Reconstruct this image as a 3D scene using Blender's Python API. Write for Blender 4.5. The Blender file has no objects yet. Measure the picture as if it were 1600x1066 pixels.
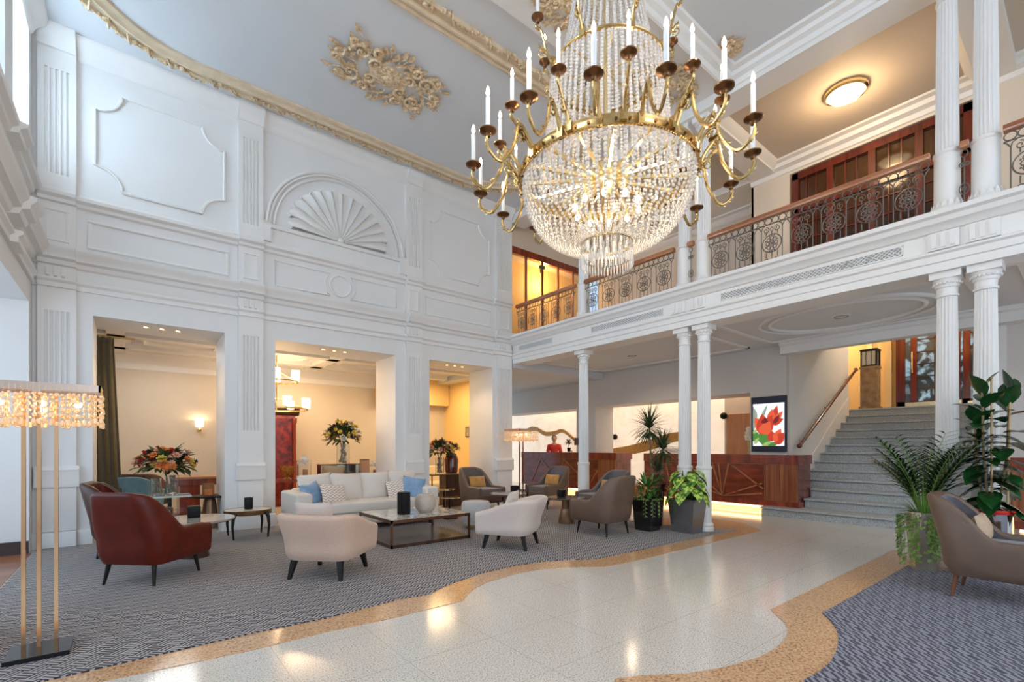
import bpy, bmesh, math, random
from mathutils import Vector, Matrix
PI = math.pi
S = bpy.context.scene
COL = S.collection
rnd = random.Random(7)

# ------------------------------------------------------------------ camera, world, light, exposure
FPX, HOR, H = 742.0, 699.0, 1.33
ANG = math.radians(51.27)
FX, FY = math.cos(ANG), math.sin(ANG)
RX, RY = math.sin(ANG), -math.cos(ANG)
cam = bpy.data.cameras.new('camera'); camo = bpy.data.objects.new('camera', cam); COL.objects.link(camo)
camo.location = (0, 0, H); camo.rotation_euler = (PI/2, 0, ANG - PI/2)
cam.sensor_width = 36; cam.lens = FPX/1600*36; cam.shift_y = (HOR-533)/1600; cam.clip_end = 200; cam.clip_start = .05
S.camera = camo
S.view_settings.view_transform = 'Standard'; S.view_settings.look = 'None'
S.view_settings.gamma = 1; S.view_settings.use_curve_mapping = False
S.view_settings.exposure = 0.30
W = bpy.data.worlds.new('sky'); S.world = W; W.use_nodes = True
W.node_tree.nodes['Background'].inputs[0].default_value = (.62, .80, 1.0, 1)
W.node_tree.nodes['Background'].inputs[1].default_value = .75

def light(kind, name, loc, energy, col=(1,1,1), size=.2, rot=(0,0,0), sy=None, spot=None):
    l = bpy.data.lights.new(name, kind); l.energy = energy; l.color = col
    if kind == 'AREA':
        l.size = size
        if sy: l.shape = 'RECTANGLE'; l.size_y = sy
    else: l.shadow_soft_size = size
    if spot: l.spot_size = spot; l.spot_blend = .6
    o = bpy.data.objects.new(name, l); o.location = loc; o.rotation_euler = rot; COL.objects.link(o)
    o['kind'] = 'helper'
    return o
# daylight through the windows of the left wall (upper and lower), and an added fill light behind the camera
DAY = (.62, .80, 1.0)
for y in (7.9, 5.6, 3.3, 1.0):
    light('AREA', 'window_daylight', (-1.7, y, 5.75), 105, DAY, 1.4, (0, -PI/2, 0), 1.5)
    light('AREA', 'window_daylight', (-2.9, y-.6, 1.9), 26, DAY, 2.0, (0, -PI/2, 0), 2.2)
light('AREA', 'window_daylight', (3.0, -4.6, 3.6), 165, (.95, .97, 1.0), 6.5, (PI/2, 0, 0), 5.0)  # fill light added behind the camera, no window modelled there

# ------------------------------------------------------------------ helpers
def at(u, v, axis, val):
    k = (u-800)/FPX
    dx, dy, dz = FX+k*RX, FY+k*RY, (HOR-v)/FPX
    t = {'x': val/dx, 'y': val/dy, 'z': (val-H)/dz if dz else 0}[axis]
    return Vector((dx*t, dy*t, H+dz*t))

class MB:
    def __init__(s): s.v = []; s.f = []; s.sm = []; s.mi = []; s.m = Matrix.Identity(4); s.cm = 0
    def add(s, vs, fs, smooth=False):
        n = len(s.v)
        for p in vs: s.v.append(tuple(s.m @ Vector(p)))
        for f in fs: s.f.append([i+n for i in f]); s.sm.append(smooth); s.mi.append(s.cm)
        return s
    def box(s, x0, x1, y0, y1, z0, z1):
        s.add([(x,y,z) for z in (z0,z1) for y in (y0,y1) for x in (x0,x1)],
              [(0,2,3,1),(4,5,7,6),(0,1,5,4),(2,6,7,3),(0,4,6,2),(1,3,7,5)]); return s
    def rbox(s, cx, cy, cz, sx, sy, sz, r=.02, seg=3, puff=0.0):
        bm = bmesh.new(); bmesh.ops.create_cube(bm, size=1)
        for v in bm.verts: v.co = Vector((v.co.x*sx, v.co.y*sy, v.co.z*sz))
        if puff:
            bmesh.ops.subdivide_edges(bm, edges=bm.edges[:], cuts=5, use_grid_fill=True)
            for v in bm.verts:
                a, b, c = 2*v.co.x/sx, 2*v.co.y/sy, 2*v.co.z/sz
                k = puff*(1-a*a*.98)*(1-b*b*.98) ; k2 = puff*.6*(1-c*c*.98)
                if abs(c) > .99: v.co.z += math.copysign(k, c)
                if abs(a) > .99: v.co.x += math.copysign(k2*(1-b*b), a)
                if abs(b) > .99: v.co.y += math.copysign(k2*(1-a*a), b)
            es = [e for e in bm.edges if len(e.link_faces) == 2 and e.calc_face_angle(0) > .9]
        else: es = bm.edges[:]
        bmesh.ops.bevel(bm, geom=es, offset=min(r, .49*min(sx,sy,sz)), segments=seg, profile=.5, affect='EDGES', clamp_overlap=True)
        bm.verts.index_update()
        s.add([(v.co.x+cx, v.co.y+cy, v.co.z+cz) for v in bm.verts], [[v.index for v in f.verts] for f in bm.faces], True)
        bm.free(); return s
    def cyl(s, p0, p1, r0, r1=None, n=12, cap=True, smooth=True):
        if r1 is None: r1 = r0
        p0 = Vector(p0); p1 = Vector(p1); d = (p1-p0).normalized()
        a = d.orthogonal().normalized() if abs(d.z) < .999 else Vector((1,0,0)); b = d.cross(a)
        vs = []
        for p, r in ((p0,r0),(p1,r1)):
            for i in range(n):
                t = 2*PI*(i+.5)/n; vs.append(p + (a*math.cos(t)+b*math.sin(t))*r)
        s.add(vs, [(i,(i+1)%n,n+(i+1)%n,n+i) for i in range(n)], smooth)
        if cap: s.add(vs[:n], [tuple(range(n))[::-1]]); s.add(vs[n:], [tuple(range(n))])
        return s
    def tube(s, pts, r, n=6, closed=False, smooth=True, taper=None):
        pts = [Vector(p) for p in pts]; m = len(pts); vs = []; prev = None
        for i, p in enumerate(pts):
            if closed: d = pts[(i+1)%m]-pts[i-1]
            else: d = pts[min(i+1,m-1)]-pts[max(i-1,0)]
            d = d.normalized() if d.length > 1e-9 else Vector((0,0,1))
            if prev is None: a = d.orthogonal().normalized()
            else:
                a = prev - d*prev.dot(d)
                a = a.normalized() if a.length > 1e-6 else d.orthogonal().normalized()
            prev = a; b = d.cross(a)
            rr = r if taper is None else r*taper(i/(m-1))
            for k in range(n):
                t = 2*PI*(k+.5)/n; vs.append(p+(a*math.cos(t)+b*math.sin(t))*rr)
        fs = []
        for i in range(m if closed else m-1):
            j = (i+1)%m
            for k in range(n): fs.append((i*n+k, i*n+(k+1)%n, j*n+(k+1)%n, j*n+k))
        if not closed: fs.append(tuple(range(n))[::-1]); fs.append(tuple((m-1)*n+k for k in range(n)))
        s.add(vs, fs, smooth); return s
    def lathe(s, prof, n=24, c=(0,0,0), smooth=True, sx=1, sy=1):
        vs = []; m = len(prof)
        for r, z in prof:
            for i in range(n):
                t = 2*PI*i/n; vs.append((c[0]+r*math.cos(t)*sx, c[1]+r*math.sin(t)*sy, c[2]+z))
        fs = [(j*n+i, j*n+(i+1)%n, (j+1)*n+(i+1)%n, (j+1)*n+i) for j in range(m-1) for i in range(n)]
        ring_ = abs(prof[0][0]-prof[-1][0]) < 1e-6
        if prof[0][0] > 1e-4 and not ring_: fs.append(tuple(range(n))[::-1])
        if prof[-1][0] > 1e-4 and not ring_: fs.append(tuple((m-1)*n+i for i in range(n)))
        s.add(vs, fs, smooth); return s
    def prism(s, poly, z0, z1):
        n = len(poly)
        vs = [(x,y,z0) for x,y in poly]+[(x,y,z1) for x,y in poly]
        s.add(vs, [(i,(i+1)%n,n+(i+1)%n,n+i) for i in range(n)]+[tuple(range(n))[::-1], tuple(range(n,2*n))]); return s
    def extr(s, prof, a, b, fn):
        """profile [(d,z)] swept between two stations a,b; fn(t,d,z)->xyz"""
        n = len(prof)
        vs = [fn(a,d,z) for d,z in prof]+[fn(b,d,z) for d,z in prof]
        s.add(vs, [(i,(i+1)%n,n+(i+1)%n,n+i) for i in range(n)]+[tuple(range(n)), tuple(range(n,2*n))[::-1]]); return s
    def ball(s, c, r, n=8, m=6, sc=(1,1,1)):
        prof = [(max(r*math.sin(PI*i/m), 0), -r*math.cos(PI*i/m)) for i in range(m+1)]
        vs = []
        for rr, z in prof:
            for i in range(n):
                t = 2*PI*i/n; vs.append((c[0]+rr*math.cos(t)*sc[0], c[1]+rr*math.sin(t)*sc[1], c[2]+z*sc[2]))
        s.add(vs, [(j*n+i, j*n+(i+1)%n, (j+1)*n+(i+1)%n, (j+1)*n+i) for j in range(m) for i in range(n)], True); return s
    def leaf(s, base, direc, length, width, up=(0,0,1), droop=.3, seg=4, fold=.15, shape=.9):
        """pointed leaf, curving down, with a fold along its midrib"""
        base = Vector(base); d = Vector(direc).normalized(); up = Vector(up)
        side = d.cross(up); side = side.normalized() if side.length > 1e-4 else Vector((1,0,0))
        nrm = side.cross(d); vs = []; p = base.copy()
        for i in range(seg+1):
            t = i/seg; w = width*.5*max(math.sin(PI*min(1,t**shape*.97+.03)), .02)
            vs += [p-side*w+nrm*w*fold*2, p, p+side*w+nrm*w*fold*2]
            d = (d+Vector((0,0,-1))*droop/seg).normalized(); nrm = side.cross(d)
            p = p+d*length/seg
        fs = []
        for i in range(seg):
            k = 3*i; fs += [(k,k+1,k+4,k+3),(k+1,k+2,k+5,k+4)]
        s.add(vs, fs, True); return s
    def build(s, name, mat, parent=None, loc=None, rz=None):
        me = bpy.data.meshes.new(name); me.from_pydata(s.v, [], s.f)
        me.polygons.foreach_set('use_smooth', s.sm)
        mats = mat if isinstance(mat, (list, tuple)) else [mat]
        for m in mats: me.materials.append(m)
        if len(mats) > 1: me.polygons.foreach_set('material_index', s.mi)
        bm = bmesh.new(); bm.from_mesh(me)
        bmesh.ops.remove_doubles(bm, verts=bm.verts, dist=1e-5)
        if len(bm.faces) < 60000: bmesh.ops.recalc_face_normals(bm, faces=bm.faces)
        bm.to_mesh(me); bm.free()
        try: me.set_sharp_from_angle(angle=.7)
        except Exception: pass
        o = bpy.data.objects.new(name, me); COL.objects.link(o)
        if parent: o.parent = parent
        if loc is not None: o.location = loc
        if rz is not None: o.rotation_euler = (0,0,rz)
        return o

def tag(o, label=None, cat=None, group=None, kind=None):
    if label: o['label'] = label
    if cat: o['category'] = cat
    if group: o['group'] = group
    if kind: o['kind'] = kind
    return o
def empty(name, loc, label, cat, group=None, rz=0):
    o = bpy.data.objects.new(name, None); COL.objects.link(o); o.empty_display_size = .1
    o.location = loc; o.rotation_euler = (0,0,rz); return tag(o, label, cat, group)
def copy_tree(o, label=None, loc=None, rz=None, parent=None):
    c = o.copy(); COL.objects.link(c)
    if parent: c.parent = parent
    if label: c['label'] = label
    if loc is not None: c.location = loc
    if rz is not None: c.rotation_euler = (0,0,rz)
    for ch in list(KIDS.get(o.name, [])) or [x for x in o.children]: copy_tree(ch, parent=c)
    return c
KIDS = {}
def struct(o): o['kind'] = 'structure'; return o

# ------------------------------------------------------------------ materials
def mat(name, col, rough=.5, metal=0, noise=0, nscale=20, bump=0, bscale=60, emit=None, es=0, spec=None, coat=0, trans=0, alpha=1, sheen=0, ior=None):
    m = bpy.data.materials.new(name); m.use_nodes = True; nt = m.node_tree; N = nt.nodes; L = nt.links
    b = N['Principled BSDF']; c = (*col, 1)
    b.inputs['Roughness'].default_value = rough; b.inputs['Metallic'].default_value = metal
    if spec is not None: b.inputs['Specular IOR Level'].default_value = spec
    if coat: b.inputs['Coat Weight'].default_value = coat; b.inputs['Coat Roughness'].default_value = .08
    if trans: b.inputs['Transmission Weight'].default_value = trans
    if ior: b.inputs['IOR'].default_value = ior
    if sheen: b.inputs['Sheen Weight'].default_value = sheen
    if emit: b.inputs['Emission Color'].default_value = (*emit, 1); b.inputs['Emission Strength'].default_value = es
    b.inputs['Alpha'].default_value = alpha
    b.inputs['Base Color'].default_value = c
    tc = N.new('ShaderNodeTexCoord')
    nz = N.new('ShaderNodeTexNoise'); nz.inputs['Scale'].default_value = nscale; nz.inputs['Detail'].default_value = 3
    L.new(tc.outputs['Object'], nz.inputs['Vector'])
    mx = N.new('ShaderNodeMixRGB'); mx.blend_type = 'MULTIPLY'; mx.inputs[0].default_value = 1
    cr = N.new('ShaderNodeMapRange'); cr.inputs['From Min'].default_value = .3; cr.inputs['From Max'].default_value = .7
    cr.inputs['To Min'].default_value = 1-max(noise,.02); cr.inputs['To Max'].default_value = 1
    L.new(nz.outputs['Fac'], cr.inputs['Value']); L.new(cr.outputs['Result'], mx.inputs[2]); mx.inputs[1].default_value = c
    L.new(mx.outputs[0], b.inputs['Base Color'])
    if bump:
        n2 = N.new('ShaderNodeTexNoise'); n2.inputs['Scale'].default_value = bscale; L.new(tc.outputs['Object'], n2.inputs['Vector'])
        bp = N.new('ShaderNodeBump'); bp.inputs['Strength'].default_value = bump; bp.inputs['Distance'].default_value = .01
        L.new(n2.outputs['Fac'], bp.inputs['Height']); L.new(bp.outputs[0], b.inputs['Normal'])
    return m
def wood(name, c1, c2, rough=.3, scale=(1,1,.08), coat=.3, sc=9):
    m = mat(name, c1, rough, coat=coat); nt = m.node_tree; N = nt.nodes; L = nt.links; b = N['Principled BSDF']
    tc = N.new('ShaderNodeTexCoord'); mp = N.new('ShaderNodeMapping'); mp.inputs['Scale'].default_value = scale
    nz = N.new('ShaderNodeTexNoise'); nz.inputs['Scale'].default_value = sc; nz.inputs['Detail'].default_value = 5; nz.inputs['Distortion'].default_value = .6
    cr = N.new('ShaderNodeValToRGB'); cr.color_ramp.elements[0].color = (*c1,1); cr.color_ramp.elements[1].color = (*c2,1)
    cr.color_ramp.elements[0].position = .32; cr.color_ramp.elements[1].position = .68
    L.new(tc.outputs['Object'], mp.inputs[0]); L.new(mp.outputs[0], nz.inputs['Vector']); L.new(nz.outputs['Fac'], cr.inputs[0])
    L.new(cr.outputs[0], b.inputs['Base Color']); return m
class X:
    """tiny expression builder for value nodes"""
    def __init__(s, nt): s.nt = nt
    def __call__(s, op, a, b=None, c=None):
        n = s.nt.nodes.new('ShaderNodeMath'); n.operation = op
        for i, q in enumerate((a,b,c)):
            if q is None: continue
            if isinstance(q, (int,float)): n.inputs[i].default_value = q
            else: s.nt.links.new(q, n.inputs[i])
        return n.outputs[0]

WHITE = mat('white_paint', (.82,.81,.79), .45, noise=.03, nscale=2)
WALLW = mat('wall_paint', (.80,.80,.79), .55, noise=.03, nscale=1.5)
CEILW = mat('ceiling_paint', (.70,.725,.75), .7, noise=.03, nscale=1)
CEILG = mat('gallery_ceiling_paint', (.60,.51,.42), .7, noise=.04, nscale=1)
CREAM = mat('cream_paint', (.74,.66,.56), .6, noise=.03, nscale=1.5)
LOUNGE = mat('lounge_plaster', (.68,.60,.49), .7, noise=.05, nscale=2)
YELLOW = mat('ochre_paint', (.85,.60,.25), .6, noise=.04, nscale=2)
MOULD = mat('gilded_cream_plaster', (.78,.64,.45), .4, noise=.15, nscale=8)
GOLDP = mat('gilt', (.80,.56,.27), .3, .6, noise=.45, nscale=25)
BRASS = mat('antique_brass', (.66,.45,.19), .25, 1, noise=.35, nscale=14)
BRASSD = mat('dark_bronze', (.20,.095,.04), .28, .9, noise=.3, nscale=20)
BRASSL = mat('polished_brass', (.92,.74,.42), .16, 1, noise=.1)
IRON = mat('grey_wrought_iron', (.16,.145,.13), .45, .5)
ORNM = wood('parcel_gilt_plaster', (.88,.76,.55), (.50,.29,.11), .4, (1,1,1), .1, 26)
MAHOG = wood('mahogany', (.13,.018,.008), (.32,.05,.02), .22, (1,1,.1), .5)
DOORW = wood('deep_red_mahogany', (.07,.008,.004), (.17,.022,.010), .22, (1,1,.1), .5)
RAILW = wood('handrail_mahogany', (.30,.10,.04), (.52,.22,.09), .25, (1,.1,1), .5)
DARKW = wood('dark_walnut', (.035,.016,.01), (.09,.04,.022), .3)
LEGB = mat('dark_leg_wood', (.012,.009,.008), .4, spec=.3)
BLACK = mat('black_ceramic', (.006,.006,.007), .5, spec=.25)
FLAME = mat('candle_bulb_glow', (1,.9,.7), .5, emit=(1,.80,.50), es=9)
BULB = mat('warm_bulb_glow', (1,.9,.7), .5, emit=(1,.78,.45), es=30)
DOWN = mat('downlight_glow', (1,.9,.7), .5, emit=(1,.78,.5), es=6)
GLASS = mat('clear_glass', (.95,.97,.97), .02, trans=.95, ior=1.25, spec=.6)
LEATHB = mat('dark_brown_leather', (.085,.035,.022), .35, noise=.2, nscale=6)
LEATHR = mat('red_brown_leather', (.13,.013,.005), .36, noise=.3, nscale=6, bump=.15, bscale=160, spec=.35)
LEATHG = mat('taupe_leather', (.165,.105,.075), .42, noise=.12, nscale=6, bump=.12, bscale=160)
FABG = mat('grey_brown_velvet', (.17,.135,.12), .8, noise=.3, nscale=30, sheen=.3)
FABS = mat('slate_velvet', (.15,.145,.17), .8, noise=.3, nscale=30, sheen=.3)
BEIGE = mat('blush_weave', (.74,.52,.40), .85, noise=.18, nscale=120, bump=.2, bscale=300, sheen=.2)
CREAMF = mat('ivory_weave', (.72,.61,.54), .85, noise=.14, nscale=120, bump=.2, bscale=300, sheen=.2)
SOFAF = mat('off_white_linen', (.74,.68,.61), .85, noise=.08, nscale=90, bump=.12, bscale=300)
BLUEF = mat('sky_blue_satin', (.24,.40,.60), .45, noise=.25, nscale=9, bump=.25, bscale=14)
MUSTF = mat('mustard_velvet', (.60,.30,.07), .7, noise=.3, nscale=14, sheen=.3)
GREYF = mat('pale_grey_velvet', (.55,.54,.53), .8, noise=.15, nscale=30)
# ------------------------------------------------------------------ special surfaces
def carpet_mat(name='woven_key_pattern_carpet', lightc=(.42,.38,.355), darkc=(.018,.02,.038), single=False):
    m = mat(name, (.3,.3,.35), .9); nt = m.node_tree; N = nt.nodes; L = nt.links; b = N['Principled BSDF']; x = X(nt)
    tc = N.new('ShaderNodeTexCoord'); sp = N.new('ShaderNodeSeparateXYZ'); L.new(tc.outputs['Object'], sp.inputs[0])
    X_, Y_ = sp.outputs[0], sp.outputs[1]
    s = .085
    u = x('DIVIDE', x('ADD', X_, Y_), s*1.414); v = x('DIVIDE', x('SUBTRACT', X_, Y_), s*1.414)
    ck = x('MODULO', x('ADD', x('FLOOR', x('ADD', u, 400)), x('FLOOR', x('ADD', v, 400))), 2)
    fu = x('FRACT', x('MULTIPLY', u, 3)); fv = x('FRACT', x('MULTIPLY', v, 3))
    w = x('ADD', x('MULTIPLY', ck, fu), x('MULTIPLY', x('SUBTRACT', 1, ck), fv))
    if single: w = x('FRACT', x('ADD', x('MULTIPLY', v, 2.2), x('MULTIPLY', ck, .45)))
    line = x('GREATER_THAN', w, .50)
    cr = N.new('ShaderNodeMixRGB'); cr.inputs[1].default_value = (*darkc,1); cr.inputs[2].default_value = (*lightc,1)
    L.new(line, cr.inputs[0]); L.new(cr.outputs[0], b.inputs['Base Color']); b.inputs['Sheen Weight'].default_value = .1
    return m
def granite_mat():
    m = mat('speckled_granite', (.7,.68,.63), .13); nt = m.node_tree; N = nt.nodes; L = nt.links; b = N['Principled BSDF']; x = X(nt)
    tc = N.new('ShaderNodeTexCoord')
    nz = N.new('ShaderNodeTexNoise'); nz.inputs['Scale'].default_value = 110; nz.inputs['Detail'].default_value = 2; L.new(tc.outputs['Object'], nz.inputs['Vector'])
    cr = N.new('ShaderNodeValToRGB'); e = cr.color_ramp.elements; e[0].position = .33; e[0].color = (.22,.19,.17,1); e[1].position = .47; e[1].color = (.70,.66,.59,1)
    q = e.new(.40); q.color = (.50,.46,.41,1); q = e.new(.66); q.color = (.78,.74,.68,1)
    L.new(nz.outputs['Fac'], cr.inputs[0])
    n2 = N.new('ShaderNodeTexNoise'); n2.inputs['Scale'].default_value = 1.2; L.new(tc.outputs['Object'], n2.inputs['Vector'])
    mp = N.new('ShaderNodeMapping'); mp.inputs['Rotation'].default_value = (0,0,math.radians(0)); L.new(tc.outputs['Object'], mp.inputs[0])
    sp = N.new('ShaderNodeSeparateXYZ'); L.new(mp.outputs[0], sp.inputs[0])
    j1 = x('LESS_THAN', x('FRACT', x('DIVIDE', x('ADD', sp.outputs[0], 40.2), .62)), .008)
    j2 = x('LESS_THAN', x('FRACT', x('DIVIDE', x('ADD', sp.outputs[1], 40.1), .62)), .008)
    j = x('MULTIPLY', x('MAXIMUM', j1, j2), .45)
    mx = N.new('ShaderNodeMixRGB'); mx.inputs[2].default_value = (.22,.2,.18,1); L.new(j, mx.inputs[0]); L.new(cr.outputs[0], mx.inputs[1])
    L.new(mx.outputs[0], b.inputs['Base Color']); b.inputs['Specular IOR Level'].default_value = .6
    return m
def border_mat():
    m = mat('peach_granite', (.7,.45,.25), .16); nt = m.node_tree; N = nt.nodes; L = nt.links; b = N['Principled BSDF']
    tc = N.new('ShaderNodeTexCoord')
    nz = N.new('ShaderNodeTexNoise'); nz.inputs['Scale'].default_value = 70; nz.inputs['Detail'].default_value = 4; L.new(tc.outputs['Object'], nz.inputs['Vector'])
    cr = N.new('ShaderNodeValToRGB'); e = cr.color_ramp.elements; e[0].position = .3; e[0].color = (.22,.10,.05,1); e[1].position = .7; e[1].color = (.78,.52,.30,1)
    q = e.new(.45); q.color = (.58,.34,.18,1); L.new(nz.outputs['Fac'], cr.inputs[0]); L.new(cr.outputs[0], b.inputs['Base Color']); return m
CARPET = carpet_mat(); GRANITE = granite_mat(); PEACH = border_mat()
PARQ = wood('red_parquet', (.20,.06,.025), (.40,.15,.06), .3, (.2,1,1), .2, 6)

# ------------------------------------------------------------------ floor
m = MB(); m.box(-6, 16.5, -5, 15, -.2, 0); struct(m.build('floor', GRANITE))
m = MB(); m.box(-4.2, -.97, -5, 8.43, -.1, .006); struct(m.build('floor_parquet', PARQ))
def floor_poly(pts, z, name, mt):
    m = MB(); n = len(pts)
    m.add([(x,y,z) for x,y in pts]+[(x,y,0.0005) for x,y in pts], [tuple(range(n))]+[(i,(i+1)%n,n+(i+1)%n,n+i) for i in range(n)])
    return m.build(name, mt)
def FL(l): return [tuple(at(u,v,'z',0)[:2]) for u,v in l]
# edge of the left carpet and of the peach border against the pale granite
cl = FL([(180,1041),(400,990),(512,967),(625,937.5),(672,930),(682,924),(692,919),(706,913),(722,907.5),(756,896),(805,885),(850,878.6),(887,876),(932,874.5),(965,868),(1000,860.6),(1150,829)])
bl = FL([(160,1066),(400,1015.5),(512,988),(625,964),(724,939),(730,930),(741,920.6),(760,911),(786,903),(812,896),(850,890),(887,887),(944,887),(1000,875.6),(1190,829.5)])
def ext(p, q, k):  # beyond p, away from q
    return (p[0]+(p[0]-q[0])*k, p[1]+(p[1]-q[1])*k)
floor_poly([(-.96,3.5)]+bl+[(8.4,4.0),(8.4,4.9),(-.96,8.0)], .004, 'trim_40', PEACH)['kind'] = 'structure'
c = floor_poly([(-.95,3.73)]+cl+[(7.15,4.1),(6.9,6.3),(6.85,8.66),(-.95,8.66)], .012, 'carpet', CARPET)
tag(c, 'large blue-grey fitted carpet with key pattern under the sofa and coffee table', 'carpet')
br = FL([(960,1062),(1000,1057),(1075,1053),(1131,1044),(1187,1027.5),(1213,1013),(1225,1001),(1231,990),(1231,982.5),(1226,974),(1217,966),(1204,953),(1397.5,859)])
cr_ = FL([(1255,1066),(1278,1054),(1296,1039),(1306,1022),(1309,1009),(1310,998),(1307.5,986),(1299,973),(1285,960),(1426,881)])
e1 = br[-1]; e2 = cr_[-1]
floor_poly([(1.6,-1.5),(1.0,.4)]+[br[0]]+br[1:]+[(7.2,1.4),(7.2,-4),(2,-4)], .004, 'trim_41', PEACH)['kind'] = 'structure'
c = floor_poly([(cr_[0][0]-.25,-1.6)]+cr_+[(6.75,1.15),(6.85,.9),(6.85,-3.9),(3,-3.9)], .012, 'carpet', carpet_mat('ribbed_blue_carpet', (.27,.275,.33), (.035,.04,.07), True))
tag(c, 'blue-grey carpet under the lone armchair and potted plants beside the staircase', 'carpet')
m = MB(); m.box(-.95, 9.6, 9.7, 12.4, 0, .012); c = m.build('carpet', mat('lounge_carpet', (.40,.34,.30), .9, noise=.4, nscale=50))
tag(c, 'taupe carpet of the lounge seen through the three wall openings', 'carpet')

# ------------------------------------------------------------------ wall_back: piers, openings, upper wall
YW, XL, ZT, TH = 8.70, -1.0, 6.82, .95
OP = [(-.41,1.153),(1.886,4.047),(4.797,6.41)]
ZO = 3.14
xs = [XL-.3] + [a for o in OP for a in o] + [6.98]
for i in range(0, len(xs), 2): m = MB(); m.box(xs[i], xs[i+1], YW, YW+TH, 0, ZO); struct(m.build('wall_back', WALLW))
m = MB(); m.box(XL-.3, 6.98, YW, YW+TH, ZO, ZT); struct(m.build('wall_back', WALLW))
fnY = lambda t,d,z: (t, YW-d, z)      # mouldings of the back wall
fnX = lambda t,d,z: (XL+d, t, z)      # mouldings of the left wall
PIL = [(-.95,-.575),(1.335,1.695),(4.25,4.605),(6.40,6.90)]
def breaks(a, b, segs, off):
    out = []; c = a
    for s0, s1 in segs:
        if s0 > c: out.append((c, s0, 0))
        out.append((max(s0,a), min(s1,b), off)); c = s1
    if c < b: out.append((c, b, 0))
    return out
STRINGS = {
 'base':   [(0,0),(.05,0),(.05,.17),(.035,.21),(0,.22)],
 'arch':   [(0,3.44),(.035,3.44),(.035,3.50),(.07,3.53),(.07,3.56),(0,3.58)],
 'corn':   [(0,3.72),(.04,3.74),(.06,3.79),(.12,3.81),(.13,3.86),(.17,3.90),(.18,3.94),(0,3.97)],
 'string': [(0,4.55),(.04,4.57),(.05,4.61),(.10,4.64),(.11,4.68),(.04,4.70),(.03,4.74),(0,4.75)],
 'top':    [(0,6.56),(.03,6.58),(.05,6.64),(.10,6.70),(.15,6.74),(.17,6.80),(.17,6.82),(0,6.82)],
}
k = 1
for nm, pr in STRINGS.items():
    m = MB()
    if nm == 'base':
        for a, b in ((XL,OP[0][0]-.002),(OP[0][1],OP[1][0]),(OP[1][1],OP[2][0]),(OP[2][1],6.98)):
            for s0,s1,o in breaks(a,b,[p for p in PIL if p[0]<b and p[1]>a],.05):
                m.extr([(d+o if d else d, z) for d,z in pr], s0, s1, fnY)
        for s in range(3):   # skirting inside the reveals
            for xx, sg in ((OP[s][0],1),(OP[s][1],-1)): m.box(min(xx,xx+.03*sg),max(xx,xx+.03*sg),YW,YW+TH,0,.18)
    else:
        for s0,s1,o in breaks(XL,6.93,PIL,.055):
            m.extr([(d+o if d else d, z) for d,z in pr], s0, s1, fnY)
    struct(m.build('baseboard_back' if nm=='base' else 'trim_%d' % k, WHITE)); k += 1

def flutes(a, b, n, depth):
    """plan outline of a fluted pilaster face from a to b, relative projection depth"""
    pts = []; w = (b-a)/n; g = w*.62
    for i in range(n):
        c = a+w*(i+.5)
        for j in range(7):
            t = PI*j/6; pts.append((c-g/2*math.cos(t), depth-g*.75*math.sin(t)))
    return [(a,depth)]+pts+[(b,depth)]
def pilaster(a, b, z0, z1, f0, f1, pj=.055, fn=fnY, n=5, mg=.055, mb=None):
    """flat pilaster with fluting between f0 and f1"""
    m = mb or MB(); P = lambda lo,hi: m.extr([(0,lo),(pj,lo),(pj,hi),(0,hi)], a, b, fn)
    P(z0,f0); P(f1,z1)
    fl = [(a,0)]+[(a,pj)]+flutes(a+mg,b-mg,n,pj)[1:-1]+[(b,pj),(b,0)]
    nn = len(fl)
    m.add([fn(t,d,f0) for t,d in fl]+[fn(t,d,f1) for t,d in fl], [(i,(i+1)%nn,nn+(i+1)%nn,nn+i) for i in range(nn)])
    return m
m = MB()
for (a,b) in PIL[:3]+[(6.50,6.93)]:
    pilaster(a,b,.22,3.45,1.60,3.13,mb=m)          # lower, fluted shaft above the dado block
    m.extr([(0,.80),(.085,.80),(.095,.84),(.085,1.0),(.10,1.03),(.06,1.08),(0,1.08)], a-.03, b+.03, fnY)
    pilaster(a,b,4.72,6.60,4.94,6.32,mb=m)         # upper
    m.extr([(0,3.95),(.05,3.95),(.05,4.56),(0,4.56)], a, b, fnY)
    m.extr([(0,3.58),(.045,3.58),(.045,3.73),(0,3.73)], a, b, fnY)
    for q in range(3): m.extr([(.04,3.58),(.065,3.59),(.065,3.70),(.04,3.71)], a+.08+q*.075, a+.115+q*.075, fnY)
struct(m.build('trim_10', WHITE))

def molding(pts, r=.018, mb=None, closed=True, n=8):
    m = mb or MB(); m.tube(pts, r, n, closed); return m
def rectpath(a,b,z0,z1,fn,d=.0): return [fn(a,d,z0),fn(b,d,z0),fn(b,d,z1),fn(a,d,z1)]
def rect_frame(m, a,b,z0,z1,fn,r=.02,base=0):
    w=r*1.6
    for (p,q,lo,hi) in ((a,b,z0,z0+w),(a,b,z1-w,z1),(a,a+w,z0+w,z1-w),(b-w,b,z0+w,z1-w)):
        m.extr([(base,lo),(base+r*.55,lo),(base+r,lo+(hi-lo)*.3),(base+r*.7,hi),(base,hi)], p,q,fn)
m = MB()
pan = [(-.50,1.27),(1.76,4.18),(4.67,6.43)]
for (a,b) in (pan[0], pan[2]):
    rect_frame(m, a+.04, b-.07, 4.04, 4.44, fnY, .026)
for (a,b) in PIL[:3]+[(6.50,6.93)]: rect_frame(m, a+.07, b-.07, 4.05, 4.47, fnY, .016, .05)
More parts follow.
